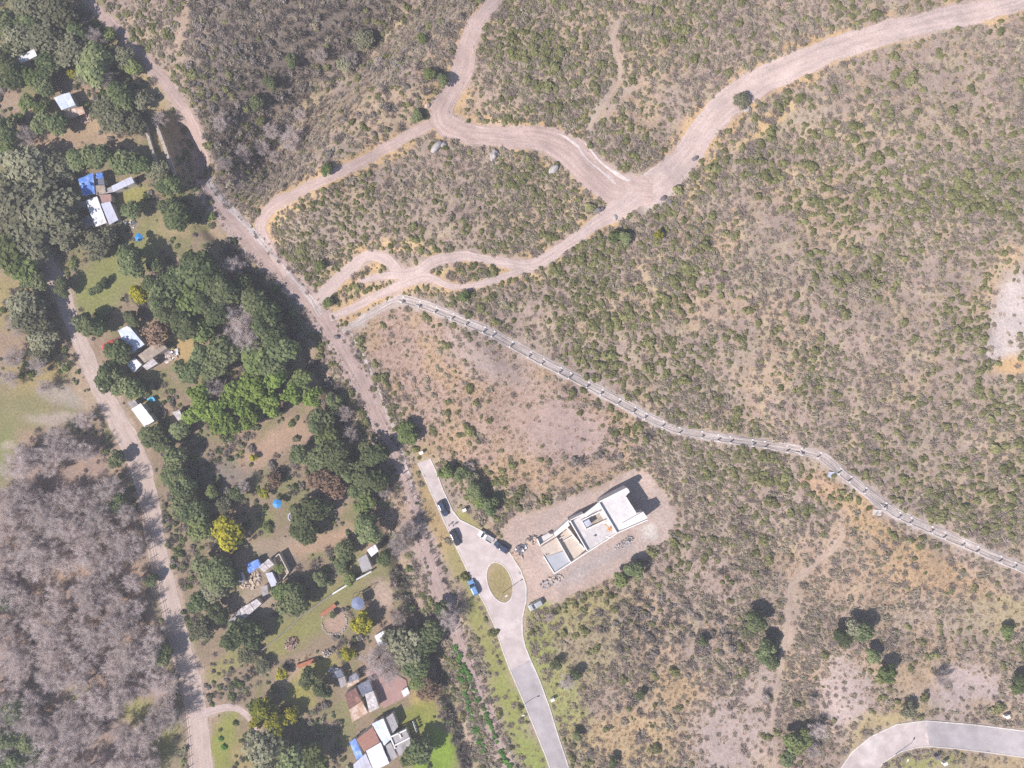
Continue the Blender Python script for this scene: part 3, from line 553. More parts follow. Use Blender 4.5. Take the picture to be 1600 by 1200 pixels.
# ------------------------------------------------------------------ shrubs and grass of the hill
def soft_in(px, py, P, s=14): return 1 - sst(-s, s, poly_sd(px, py, P))
def E(px, py, cx, cy, rx, ry, rot=0):
    c, s = math.cos(rot), math.sin(rot); u = (px - cx) * c + (py - cy) * s; v = -(px - cx) * s + (py - cy) * c; return np.exp(-((u / rx) ** 2 + (v / ry) ** 2) ** 1.5)
BARE = [(870, 670, 80, 40, .3), (780, 580, 70, 18, .6), (1320, 1090, 36, 62, -.1), (1500, 1080, 74, 42, -.05), (1580, 490, 34, 78, .25), (1572, 545, 30, 32, .3), (1590, 575, 34, 14, 0), (1140, 1150, 60, 56, -.8), (1180, 1080, 20, 46, .5), (1385, 1122, 70, 10, -.25), (740, 960, 16, 70, -.4), (785, 1080, 22, 90, -.35), (820, 1170, 24, 60, -.3), (670, 790, 14, 70, -.35), (705, 880, 12, 50, -.35), (1240, 950, 14, 70, .1), (962, 60, 6, 36, -.2), (940, 165, 6, 48, .5), (285, 40, 9, 46, .2), (1450, 1195, 60, 16, 0), (730, 815, 20, 10, .4), (665, 705, 22, 12, 0), (1560, 1195, 60, 14, 0)]
THIN = [(1450, 895, 120, 34, .35), (1330, 930, 70, 26, .1), (980, 1150, 80, 40, -.1), (1060, 1085, 50, 24, .2), (950, 985, 70, 22, -.5), (1560, 960, 60, 40), (1130, 905, 50, 26), (1340, 800, 70, 26, .7), (640, 560, 60, 40, .5), (1110, 480, 60, 20), (1240, 190, 90, 24, -.3), (540, 130, 60, 24, -.7), (480, 160, 40, 30, -.5), (880, 1090, 26, 90, -.3), (1420, 1060, 40, 30), (1240, 900, 60, 30, -.3), (1300, 850, 40, 40), (1100, 1000, 40, 30), (1450, 970, 70, 24), (900, 1020, 30, 50)]
def density(px, py, wx, wy):
    """share of ground covered by green scrub, dry brush, dark brush and straw tufts at photograph pixels"""
    hill = np.where(poly_sd(px, py, VILLAGE) > 3, 1.0, 0.0)
    rd = road_d(px, py); pv = paved_d(px, py); lt = poly_sd(px, py, LOT)
    ok = hill * (rd > 3) * (pv > 5) * (lt > 2) * (poly_sd(px, py, ISLAND) > 2)
    bare = np.zeros(np.shape(px))
    for b in BARE: bare = np.maximum(bare, E(px, py, *b))
    bare = np.clip(bare * 1.3, 0, 1)
    nz = fbm(wx, wy, 16, 3); nz2 = fbm(wx, wy, 30, 5)
    g = .42 + 0 * px
    g = g + .32 * soft_in(px, py, [(720, -40), (1120, -40), (1050, 60), (960, 200), (860, 195), (700, 190), (740, 80)])
    g = g + .30 * soft_in(px, py, [(430, 350), (650, 215), (760, 250), (860, 260), (930, 340), (830, 400), (680, 390), (600, 395), (500, 440), (440, 420)])
    g = g + .20 * soft_in(px, py, [(880, 380), (1040, 370), (1200, 440), (1150, 620), (1000, 600), (820, 520), (740, 470)])
    g = g + .22 * soft_in(px, py, [(1100, 700), (1260, 715), (1320, 780), (1250, 880), (1120, 850), (1080, 780)])
    g = g + .10 * soft_in(px, py, [(1350, 280), (1600, 250), (1560, 600), (1250, 620), (1150, 500)], 60)
    g = g - .20 * soft_in(px, py, [(1000, 60), (1300, 40), (1640, 60), (1640, 230), (1200, 260), (1000, 260), (950, 150)], 40)
    tri = soft_in(px, py, TRI, 10); g = g * (1 - .85 * tri)
    nwm = soft_in(px, py, [(250, -60), (760, -60), (700, 130), (640, 200), (430, 310), (330, 260), (300, 150)], 20); g = g * (1 - .55 * nwm)
    sub = 1; low = soft_in(px, py, [(1120, 880), (1330, 780), (1660, 900), (1660, 1260), (820, 1260), (830, 960), (980, 900)], 30); g = g * (1 - .72 * low)
    g = g + .5 * (E(px, py, 690, 680, 60, 30, .4) * .4 + E(px, py, 760, 765, 90, 26, .35) * 1.2 + E(px, py, 960, 690, 60, 30, -.6) * .9 + E(px, py, 870, 985, 60, 40, -.4) * .6 + E(px, py, 1480, 1000, 120, 30, .1) * .5 + E(px, py, 1580, 940, 60, 40) * .5)
    thin = 0 * px
    for b in THIN: thin = np.maximum(thin, E(px, py, *b))
    g = g * (1 - .45 * thin)
    g = np.clip(g * (.35 + 1.3 * sst(.34, .62, nz)), 0, 1)
    br = (.55 + .30 * nwm + .05 * low + .1 * tri) * (1 - .75 * thin); br = br * (.5 + sst(.35, .6, nz2)) * (1 - .72 * tri) * (1 - .35 * soft_in(px, py, [(822, 950), (900, 940), (960, 1010), (950, 1110), (920, 1240), (880, 1240), (830, 1040)], 12))
    dk = .05 * low * sst(.45, .6, nz) + 1.1 * soft_in(px, py, [(300, -60), (700, -60), (600, 55), (480, 150), (428, 205), (415, 255), (350, 250), (310, 130)], 18) + .5 * E(px, py, 430, 200, 40, 60, -.5) + .7 * E(px, py, 1070, 985, 110, 50, .2) + .5 * E(px, py, 960, 690, 70, 26, -.6) + .25 * nwm + .6 * E(px, py, 330, 180, 26, 50, -.5)
    st = .6 + .6 * tri + .7 * low
    br = br * (1 - .7 * np.clip(dk, 0, 1)); k = ok * (1 - bare)
    return g * k, np.clip(br, 0, 1) * ok * (1 - .85 * bare), np.clip(dk, 0, 1) * k, st * ok * (1 - .8 * bare)
def scatter(cell, prob_i, seed):
    r = np.random.default_rng(seed); xs = np.arange(-172, 172, cell); ys = np.arange(-131, 131, cell); X, Y = np.meshgrid(xs, ys)
    X = X.ravel() + r.uniform(-.5, .5, X.size) * cell * 1.1; Y = Y.ravel() + r.uniform(-.5, .5, Y.size) * cell * 1.1
    px, py = to_px(X, Y, hgt(X, Y)); keep = (px > -40) & (px < 1640) & (py > -40) & (py < 1240); X, Y, px, py = X[keep], Y[keep], px[keep], py[keep]
    p = density(px, py, X, Y)[prob_i]; keep = r.random(len(X)) < p; return X[keep], Y[keep], px[keep], py[keep], r
SCRUB = [shrub_mesh('scrub_shape_%d' % i, 40 + i, n=(150, 190, 130, 170)[i], lob=(4, 6, 3, 5)[i]) for i in range(4)]
BRUSH = [brush_mesh('brush_shape_%d' % i, 60 + i) for i in range(3)]
TUFT = [tuft_mesh('tuft_shape_%d' % i, 70 + i) for i in range(2)]
for m in SCRUB: m.materials.append(M['scrub_leaf'])
for m in BRUSH: m.materials.append(M['brush_twig'])
SAGE = [shrub_mesh('sage_shape_%d' % i, 90 + i, n=90, leaf=.24, lob=6, loose=.35, up=1.0, squash=.5) for i in range(3)]
for m in SAGE: m.materials.append(M['sage_leaf'])
for m in TUFT: m.materials.append(M['straw'])
DKB = [m.copy() for m in BRUSH[:2]] + [shrub_mesh('dark_brush_shape', 66, n=150, leaf=.22)]
for m in DKB: m.materials.clear(); m.materials.append(M['dark_brush'])
LUSH = [shrub_mesh('lush_shape_%d' % i, 80 + i, n=120, leaf=.34) for i in range(2)]
for m in LUSH: m.materials.append(M['lush_leaf'])
def stuff_points(name, protos, X, Y, scl, rng, sink=.05):
    """one countless mass: a point mesh that geometry nodes dress with the given plant shapes"""
    Z = hgt(X, Y) - sink; m = bpy.data.meshes.new(name); m.vertices.add(len(X)); m.vertices.foreach_set('co', np.stack([X, Y, Z], 1).astype(np.float32).ravel())
    a = m.attributes.new('size', 'FLOAT', 'POINT'); a.data.foreach_set('value', np.asarray(scl, np.float32))
    a = m.attributes.new('turn', 'FLOAT', 'POINT'); a.data.foreach_set('value', rng.uniform(0, 6.283, len(X)).astype(np.float32))
    a = m.attributes.new('pick', 'INT', 'POINT'); a.data.foreach_set('value', rng.integers(0, len(protos), len(X)).astype(np.int32))
    c = bpy.data.collections.new(name + '_shapes')
    for i, p in enumerate(protos): c.objects.link(bpy.data.objects.new('%s_shape_%d' % (name, i), p))
    o = struct(link(name, m), 'stuff')
    g = bpy.data.node_groups.new(name + '_spread', 'GeometryNodeTree'); g.interface.new_socket('Geometry', in_out='INPUT', socket_type='NodeSocketGeometry'); g.interface.new_socket('Geometry', in_out='OUTPUT', socket_type='NodeSocketGeometry')
    n = g.nodes; l = g.links; gi = n.new('NodeGroupInput'); go = n.new('NodeGroupOutput'); ci = n.new('GeometryNodeCollectionInfo'); ci.inputs['Collection'].default_value = c; ci.inputs['Separate Children'].default_value = True; ci.inputs['Reset Children'].default_value = True
    ip = n.new('GeometryNodeInstanceOnPoints'); ip.inputs['Pick Instance'].default_value = True
    def na(nm, ty): q = n.new('GeometryNodeInputNamedAttribute'); q.data_type = ty; q.inputs['Name'].default_value = nm; return q.outputs[0]
    cx = n.new('ShaderNodeCombineXYZ'); l.new(na('turn', 'FLOAT'), cx.inputs[2]); er = n.new('FunctionNodeEulerToRotation'); l.new(cx.outputs[0], er.inputs[0])
    l.new(gi.outputs[0], ip.inputs['Points']); l.new(ci.outputs[0], ip.inputs['Instance']); l.new(na('pick', 'INT'), ip.inputs['Instance Index']); l.new(er.outputs[0], ip.inputs['Rotation']); l.new(na('size', 'FLOAT'), ip.inputs['Scale']); l.new(ip.outputs[0], go.inputs[0])
    md = o.modifiers.new('spread', 'NODES'); md.node_group = g; return o
ZONES = [('between the two arms of the dirt road', [(740, -60), (1660, -60), (1660, 0), (1300, 75), (1140, 140), (1000, 285), (860, 190), (700, 190)]), ('on the knoll ringed by dirt tracks', [(420, 330), (660, 200), (930, 330), (830, 405), (600, 395), (500, 450)]),
         ('on the dark upper left slope', [(100, -60), (740, -60), (690, 170), (420, 320), (330, 260)]), ('on the right slope near the pale clearing', [(1330, 250), (1660, 200), (1660, 720), (1330, 720)]), ('right of the wide road bend', [(1010, 330), (1150, 160), (1640, 20), (1660, 200), (1330, 250), (1330, 480), (1000, 480)]),
         ('just above the gravel fence strip', [(620, 450), (830, 420), (1000, 480), (1330, 480), (1330, 730), (1280, 705), (1020, 650), (800, 530)]), ('on the triangle of slope below the fence strip', [(540, 500), (630, 470), (1020, 665), (980, 745), (780, 830), (660, 720)]), ('right of the unfinished house', [(1020, 670), (1280, 715), (1400, 810), (1320, 920), (1050, 900), (1040, 760)]),
         ('in the lower right scrub', [(820, 920), (1050, 900), (1400, 810), (1660, 910), (1660, 1260), (820, 1260)])]
# green scrub: the 300 largest in view stand singly, the rest is one mass
X, Y, px, py, r = scatter(1.18, 0, 21)
scl = r.gamma(4.5, .145, len(X)) * (.85 + .4 * sst(.4, .65, fbm(X, Y, 20, 2))); scl = np.clip(scl, .26, 2.1)
inview = (px > 8) & (px < 1592) & (py > 8) & (py < 1192); order = np.argsort(-(scl / (H - hgt(X, Y)) + inview * 10)); big = order[:296]; rest = order[296:]
for i in big:
    o = link('scrub_bush', SCRUB[r.integers(0, 4)], loc=(X[i], Y[i], float(hgt(X[i], Y[i])) - .05), rz=r.uniform(0, 6.28)); o.scale = (scl[i],) * 3
    a, b = px[i], py[i]; zn = next((n for n, P in ZONES if inside(np.array(a), np.array(b), P)), 'on the open slope between the roads')
    tag(o, 'large rounded olive green bush ' + zn, 'bush', 'olive bushes ' + zn)
stuff_points('scrub', SCRUB, X[rest], Y[rest], scl[rest], r)
X, Y, px, py, r = scatter(.95, 1, 22); stuff_points('dry_brush', BRUSH[:2] + SAGE, X, Y, np.clip(r.gamma(7, .10, len(X)), .3, 1.6), r)
X, Y, px, py, r = scatter(1.7, 2, 23); stuff_points('dark_brush', DKB, X, Y, np.clip(r.gamma(9, .13, len(X)), .6, 2.4), r)
X, Y, px, py, r = scatter(1.15, 3, 24); stuff_points('dry_grass', TUFT, X, Y, r.uniform(.5, 1.3, len(X)), r)

# tufts and twigs creeping onto the worn valley track
_r = np.random.default_rng(9); _x, _y = [], []
for P, n in ((VALLEY[11:], 230), (TRAIL, 150), (VALLEY[5:12], 130)):
    for _ in range(n):
        j = int(_r.integers(0, len(P) - 1)); u = _r.random(); e = _r.choice([-1, 1]) * _r.uniform(.22, .62) * P[j][2]; dx, dy = P[j + 1][0] - P[j][0], P[j + 1][1] - P[j][1]; L = math.hypot(dx, dy); g = gnd(P[j][0] + dx * u - dy / L * e, P[j][1] + dy * u + dx / L * e); _x.append(g[0]); _y.append(g[1])
stuff_points('track_weeds', BRUSH[:2] + DKB[:2] + TUFT + SCRUB[:1], np.array(_x), np.array(_y), _r.gamma(6, .10, len(_x)), _r)
# undergrowth of the village plots, kept off lawns, yards, lane and roofs
OPENS = [(160, 445, 72, 38, -.5), (205, 312, 22, 26, 0), (500, 950, 95, 22, -.6), (470, 1000, 60, 26, -.6), (430, 690, 60, 18, -.45), (500, 845, 60, 12, -.3), (522, 972, 24, 24, 0), (110, 205, 72, 16, -.25), (75, 228, 60, 12, -.1), (660, 1095, 26, 46, 0), (690, 1165, 18, 44, -.3), (350, 1160, 24, 50, .2), (30, 640, 70, 44, -.2), (10, 720, 26, 66, 0), (110, 640, 50, 36, 0), (495, 1050, 42, 18, -.6), (470, 1090, 26, 24, -.6), (270, 350, 22, 22, 0), (240, 375, 22, 30, .5), (600, 930, 14, 24, 0), (250, 1160, 26, 50, 0), (215, 1110, 30, 20, -.4), (440, 800, 30, 24, 0), (625, 1010, 30, 70, .4)]
HOUSES = [(41, 88, 20), (105, 165, 30), (155, 290, 44), (160, 335, 34), (203, 535, 42), (238, 557, 34), (222, 650, 28), (280, 654, 16), (415, 893, 50), (392, 958, 34), (573, 874, 24), (555, 1085, 46), (612, 1082, 36), (600, 1165, 62), (596, 998, 14), (255, 235, 30)]
r = np.random.default_rng(31); cell = 1.25; xs = np.arange(-172, 20, cell); ys = np.arange(-131, 131, cell); X, Y = np.meshgrid(xs, ys); X = X.ravel() + r.uniform(-.6, .6, X.size) * cell; Y = Y.ravel() + r.uniform(-.6, .6, Y.size) * cell
px, py = to_px(X, Y, hgt(X, Y)); p = np.where(poly_sd(px, py, VILLAGE) < 4, 1.0, 0.0) * (road_d(px, py) > 3) * (px > -40) * (py > -40) * (py < 1240) * (paved_d(px, py) > 6)
for e in OPENS: p = p * (1 - np.clip(E(px, py, *e) * 1.5, 0, 1))
for a, b, q in HOUSES: p = p * (np.hypot(px - a, py - b) > q)
wdn = poly_sd(px, py, WOOD) < 4; p = p * np.where(wdn, .16, (.12 + .75 * sst(.42, .6, fbm(X, Y, 8, 6))))
k = r.random(len(X)) < p; X, Y, px, py, wdn = X[k], Y[k], px[k], py[k], wdn[k]
UG = [m.copy() for m in SCRUB[:3]]
for m, q in zip(UG, ('dark_leaf', 'mid_leaf', 'grey_leaf')): m.materials.clear(); m.materials.append(M[q])
stuff_points('undergrowth', UG + [BRUSH[0], DKB[1], DKB[2], TUFT[0]], X[~wdn], Y[~wdn], np.clip(r.gamma(7, .13, int((~wdn).sum())), .4, 2.0), r)
stuff_points('wood_brush', [BRUSH[0], BRUSH[1], DKB[0], TUFT[0]], X[wdn], Y[wdn], r.uniform(.5, 1.1, int(wdn.sum())), r)

# ------------------------------------------------------------------ trees
KINDS = {
    'D': ('evergreen_tree', 'dark evergreen tree', 'dark_leaf', 2.15), 'M': ('leafy_tree', 'green leafy tree', 'mid_leaf', 1.9),
    'G': ('feathery_tree', 'grey green tree', 'grey_leaf', 1.7), 'L': ('bamboo_clump', 'lime green bamboo', 'lime_leaf', 2.1),
    'Y': ('flowering_tree', 'yellow flowering tree', 'yellow_leaf', 2.0), 'R': ('russet_tree', 'russet brown tree', 'russet_leaf', 1.6), 'B': ('bare_tree', 'leafless grey tree', 'bare_twig', 1.8)}
CROWN = {}
def protos(k, **a):
    CROWN[k] = []
    for i in range(3):
        m = crown_mesh(k + '_crown', 100 + i + ord(k) * 7, **a); m.materials.append(M[KINDS[k][2]]); CROWN[k].append(m)
protos('D', lobes=13, n=2300, leaf=.13); protos('M', lobes=12, n=2000, leaf=.14, loose=.14)
protos('G', lobes=22, n=2000, leaf=.115, lob_r=(.18, .34), spread=.85, loose=.28); protos('L', lobes=18, n=1900, leaf=.14, lob_r=(.2, .34), spread=.8, loose=.25)
protos('Y', lobes=14, n=1900, leaf=.13, lob_r=(.22, .4), loose=.2); protos('R', lobes=16, n=1100, leaf=.11, lob_r=(.2, .4), loose=.3)
CROWN['B'] = []
for i in range(4):
    m = twigs('B_crown', 300 + i, n_limbs=14, subs=13, fine=26, thick=.0078); m.materials.append(M['bare_twig']); CROWN['B'].append(m)
TRUNK = [trunk_mesh('trunk_shape_%d' % i, 500 + i) for i in range(3)]
for m in TRUNK: m.materials.append(M['bark'])
def plant_tree(px, py, rp, k, label, group=None):
    nm, _, _, tall = KINDS[k]; g0 = gnd(px, py); R = rp * (H - g0[2]) / FPX; hc = R * tall * .62
    g = gnd(px, py, hc); base = thing(nm, label, 'bamboo' if k == 'L' else 'tree', (g[0], g[1], g[2] - hc - .1), random.uniform(0, 6.28), group)
    t = link('trunk', TRUNK[random.randrange(3)], parent=base); t.scale = (R * .9, R * .9, hc + .1)
    c = link('branches' if k == 'B' else 'crown', random.choice(CROWN[k]), parent=base, loc=(0, 0, hc + .1)); sx = random.uniform(.92, 1.1)
    sx *= 1.0 if k == 'B' else (1.28 if k in 'DMG' else 1.2) * (1 if px < 690 else .86); c.scale = (R * sx, R * sx * random.uniform(.9, 1.08), hc * (1.0 if k == 'B' else .85))
    return base
TREES = '''
92 15 24 G;40 35 14 D;28 58 22 G;70 58 24 G;52 38 13 D;120 52 16 D;148 58 16 B;112 80 24 G;10 92 16 D;15 115 20 D;42 120 17 M;78 100 17 D;70 132 15 D;148 100 24 D;160 120 20 B;172 55 10 M;190 88 16 G;207 105 12 M;112 115 7 Y;130 118 12 G;42 160 12 M;65 168 12 M;30 185 9 M;68 195 17 D;88 195 16 D;10 205 18 D;40 212 16 B;165 170 22 G;185 150 18 D;200 160 14 D;222 155 14 G;180 187 20 G;210 195 16 G;250 185 13 B;35 262 28 G;75 250 18 G;96 266 16 G;120 250 14 D;152 240 20 D;192 253 17 D;218 253 16 D;245 268 15 G;264 288 15 D;10 232 12 M;40 8 20 G;8 30 16 D;70 15 16 G
30 320 34 G;70 330 34 G;95 358 26 G;50 370 30 G;12 290 26 G;20 400 26 M;38 416 22 M;52 440 16 D;98 448 13 D;143 455 6 D;153 448 7 D;163 440 7 D;150 382 20 G;165 370 16 G;206 330 14 D;205 408 23 D;243 415 12 D;275 340 20 D;265 322 14 D;36 480 22 G;50 502 24 G;64 528 20 G;62 552 13 G;26 508 18 B;218 458 16 Y;240 450 18 D;255 467 22 D;266 440 18 D;286 430 22 D;310 420 24 D;326 442 22 M;345 450 24 D;300 470 24 M;330 480 24 D;270 492 22 D;290 506 22 D;312 517 20 M;352 482 22 B;372 500 24 B;386 530 26 B;362 524 20 B;245 520 20 R;135 506 18 D;152 512 14 D;206 498 12 D;185 552 17 D;168 588 20 D;190 607 16 D;212 610 15 D;296 575 20 D;312 560 18 D;335 572 20 D;350 552 22 D;400 560 22 M;420 520 24 D;441 542 22 D;430 572 20 D;396 472 20 D;420 492 20 D;365 415 18 B;380 446 16 D;405 590 18 G
345 640 18 L;370 612 18 L;398 606 20 L;430 590 20 L;455 612 20 L;422 632 18 L;390 652 18 L;350 662 20 L;322 640 18 L;310 612 18 L;300 650 16 L;376 636 18 L;470 598 18 M;486 622 16 L;335 605 18 B;365 650 16 B
500 660 18 D;512 685 18 M;522 702 20 D;470 712 16 D;500 717 16 D;530 722 16 D;546 738 14 D;575 742 18 D;590 752 16 D;562 767 16 D;570 787 18 M;575 826 20 D;480 802 22 D;476 832 18 D;502 792 16 D;538 860 15 D;500 750 20 R;522 762 18 R;427 752 14 R;412 771 9 Y;395 715 6 Y;636 676 14 M;625 850 22 B;642 826 18 B;600 872 10 D;540 645 14 B;548 680 14 B;585 705 18 D;520 630 14 D;600 768 12 B
275 715 18 D;264 742 14 D;286 752 18 D;280 772 20 D;300 802 18 D;290 790 16 D;312 826 18 M;331 770 11 M;312 796 14 D;356 836 23 Y;183 786 14 D;181 718 12 D;235 905 9 D;249 1024 16 M;332 885 20 D;345 906 20 D;330 922 18 G;311 942 15 D;317 985 18 G;340 960 15 D;374 985 16 D;370 1001 20 D;395 992 16 D;455 936 20 D;442 925 16 M;462 945 14 D;436 888 7 M;385 1025 12 G;255 690 16 D;235 680 16 D;280 670 14 D;228 655 8 D;370 770 12 D;350 790 12 G;380 760 14 B;520 960 5 D
413 1108 20 Y;455 1116 12 Y;430 1132 18 Y;400 1128 10 Y;412 1168 28 G;460 1192 22 D;490 1186 22 M;440 1200 20 D;440 1170 18 D;634 1014 26 G;648 1038 18 D;658 1003 20 D;622 1000 18 G;566 974 16 Y;543 1021 11 Y;440 1053 9 Y;590 1032 29 B;606 1050 24 B;620 966 14 B;668 1078 18 R;655 1062 14 M;660 1172 18 D;642 1182 14 M;702 966 22 B;690 950 12 D;676 985 18 D;480 1060 14 D;505 1075 14 D;500 905 10 D;530 885 10 D;365 905 8 D;545 905 10 M;410 1040 10 G
698 738 14 M;722 742 13 D;738 750 12 G;744 768 14 D;750 784 14 M;768 792 13 D;735 728 9 B;990 893 15 D;970 906 13 M;886 1066 14 B;900 1055 9 D;1180 972 18 D;1170 985 14 G;1196 1018 18 D;1206 1036 12 D;1195 1090 10 B;1335 985 18 G;1352 988 16 D;1316 998 14 D;1364 1026 12 D;1386 1052 16 M;1420 1110 12 G;1242 1162 18 M;1258 1152 14 M;1278 1142 16 B;1232 1186 14 D;1270 1174 14 B;1574 986 11 M;1160 156 12 G;1590 1075 12 M;1595 1062 10 D;1030 366 9 Y;860 965 9 B;868 1040 9 D;1472 1062 14 B;1100 1002 9 D;1270 1096 9 B;1000 1085 8 D;902 1150 8 D;958 1190 8 D
570 60 13 G;540 100 12 G;548 94 13 B;590 96 10 B;455 215 20 B;425 205 14 B;410 230 15 B;402 160 11 D;470 180 12 B;430 245 14 B;380 240 16 B;345 190 14 B;500 85 12 B;350 255 14 B;420 130 9 D;455 95 9 D;510 265 9 M;660 60 8 M;670 115 9 M;690 125 10 D;650 180 8 D;500 415 8 M;512 473 8 M;724 463 9 M;960 370 11 M;975 372 10 D'''
LANDM = [('the white roof top left', 41, 88), ('the blue white porch house', 102, 158), ('the blue roofed house', 145, 290), ('the stepped white roofs', 160, 335), ('the upper blue parasol', 217, 370), ('the fenced upper lawn', 160, 440),
    ('the L shaped roof', 203, 535), ('the long brown roofed shed', 240, 560), ('the narrow house by the lane', 222, 650), ('the ravine stone walls', 255, 235), ('the broken pale shed', 280, 655), ('the bamboo thicket', 390, 625), ('the bare earth clearing', 440, 690),
    ('the pool parasol', 433, 787), ('the ruined compound', 415, 895), ('the whitish ragged roof', 393, 955), ('the grey shed at the wall end', 573, 873), ('the round patch of bare earth', 522, 972), ('the rusty roofed house', 555, 1085), ('the pink terrace', 615, 1080), ('the large bottom house', 590, 1170),
    ('the shed by the terrace', 595, 998), ('the curved driveway', 360, 1110), ('the roundabout island', 781, 910), ('the concrete dead end', 662, 720), ('the unfinished white house', 940, 820), ('the lower asphalt road', 845, 1100), ('the lower right curved road', 1400, 1150),
    ('the left gravel clearing', 1320, 1090), ('the right edge clearing', 1580, 490), ('the fork of the hill tracks', 660, 425), ('the wide bend of the dirt road', 985, 300), ('the road bend at the upper right', 1150, 150), ('the hairpin of the dirt road', 690, 190), ('the dark gully', 430, 200), ('the lane by the wood', 240, 850), ('the footpath on the right', 1240, 960), ('the far left lawn', 30, 640), ('the upper lane gap', 95, 450), ('the upper left track', 225, 90), ('the pink valley track', 500, 490), ('the lower valley track', 640, 770)]
TL = [t.split() for ln in TREES.strip().split('\n') for t in ln.split(';')]
TL = [(float(a), float(b), float(c), d) for a, b, c, d in TL]
def where(a, b):
    i = int(np.argmin([math.hypot(a - x, b - y) for _, x, y in LANDM])); n, x, y = LANDM[i]; dx, dy = a - x, b - y
    if math.hypot(dx, dy) < 7: return n, 'beside'
    an = math.degrees(math.atan2(-dy, dx)) % 360
    return n, ['right of', 'upper right of', 'above', 'upper left of', 'left of', 'lower left of', 'below', 'lower right of'][int((an + 22.5) // 45) % 8]
BUCKET = {}
for t in TL:
    n, rel = where(t[0], t[1]); sz = 'small' if t[2] < 11 else 'tall' if t[2] >= 22 else ''
    BUCKET.setdefault((t[3], sz, n, rel), []).append(t)
def ordered_trees():
    for (k, sz, n, rel), L in BUCKET.items():
        x, y = next((a, b) for m, a, b in LANDM if m == n); L.sort(key=lambda t: math.hypot(t[0] - x, t[1] - y))
        for i, t in enumerate(L):
            d = (sz + ' ' + KINDS[k][1]).strip()
            if len(L) == 1: lab = '%s %s %s' % (d, rel, n)
            else:
                lab = '%s %s %s %s' % (['nearest', 'second nearest', 'third nearest', 'fourth nearest', 'fifth nearest', 'sixth nearest', 'seventh nearest', 'eighth nearest'][i], d, rel, n)
            plant_tree(*t[:3], k, lab, 'trees of kind ' + KINDS[k][1])
ordered_trees()
# the leafless wood left of the lane
pts = []; rw = random.Random(4)
while len(pts) < 150:
    x, y = rw.uniform(-20, 292), rw.uniform(690, 1215)
    if len(pts) and min(math.hypot(x - a, y - b) for a, b, _ in pts) < 16 + rw.uniform(-3, 5): 
        if rw.random() < .997: continue
    if poly_sd(np.array(x), np.array(y), WOOD) > -8: continue
    if math.hypot((x - 215) / 36, (y - 1105) / 20) < 1 or math.hypot((x - 262) / 22, (y - 1165) / 45) < 1 or math.hypot((x - 110) / 34, (y - 1085) / 18) < 1 or math.hypot((x - 75) / 36, (y - 745) / 12) < 1: continue
    pts.append((x, y, rw.uniform(17, 26)))
for x, y, q in pts:
    zn = ('upper' if y < 850 else 'middle' if y < 1020 else 'lower') + (' left' if x < 95 else ' right, lane side' if x > 190 else ' central')
    plant_tree(x, y, q, 'B', 'leafless grey lilac tree in the winter wood, %s part' % zn, 'leafless trees, %s part of the wood' % zn)
for i, (x, y, q) in enumerate([(20, 1110, 18), (12, 1150, 20), (40, 1160, 18), (22, 1190, 20), (5, 940, 14), (60, 1180, 16)]):
    plant_tree(x, y, q, 'D', 'dark evergreen tree in the %s of the leafless wood' % ['lower left edge', 'left corner shade', 'lower left shade behind the edge', 'bottom left corner', 'middle left edge', 'bottom edge, rightmost evergreen'][i], 'dark trees at the corner of the wood')
for i, (x, y, q) in enumerate([(70, 605, 14), (20, 560, 18), (60, 570, 16), (130, 655, 16), (90, 680, 18), (40, 705, 18), (110, 700, 20), (15, 590, 16)]):
    plant_tree(x, y, q, 'B', 'leafless tree by the far left lawn, %s' % ['beside its upper right rim', 'topmost at the left edge', 'topmost one away from the edge', 'rightmost, next to the lane', 'below its right end', 'below its left end', 'lowest, where the wood begins', 'at its upper left rim'][i], 'leafless trees round the far left lawn')
# bramble along the ditch, dark bush in the ravine, lush double row by the fence
rb = random.Random(8)
for i in range(74):
    t = rb.random(); x = np.interp(t, [0, .25, .5, .75, 1], [618, 640, 690, 705, 745]); y = np.interp(t, [0, .25, .5, .75, 1], [880, 960, 1060, 1120, 1225]); x += rb.uniform(-13, 13); y += rb.uniform(-6, 6)
    g = gnd(x, y); s = rb.uniform(.9, 1.9); o = link('bramble', DKB[rb.randrange(2)] if rb.random() < .75 else BRUSH[rb.randrange(3)], loc=tuple(g), rz=rb.uniform(0, 6.28)); o.scale = (s, s, s * 1.3)
    tag(o, 'leafless dark bramble in the ditch below the valley track', 'bramble', 'brambles in the ditch')
for i in range(44):
    t = rb.random() * 4; K = [(345, 368), (428, 468), (510, 592), (578, 742), (612, 862)]; j = min(int(t), 3); x = K[j][0] + (K[j + 1][0] - K[j][0]) * (t - j) + rb.uniform(-9, 9); y = K[j][1] + (K[j + 1][1] - K[j][1]) * (t - j)
    g = gnd(x, y); s = rb.uniform(.9, 2.0); o = link('bramble', DKB[rb.randrange(3)], loc=tuple(g), rz=rb.uniform(0, 6.28)); o.scale = (s, s, s * 1.2)
    tag(o, 'dark bramble between the tree belt and the pink valley track', 'bramble', 'brambles behind the tree belt')
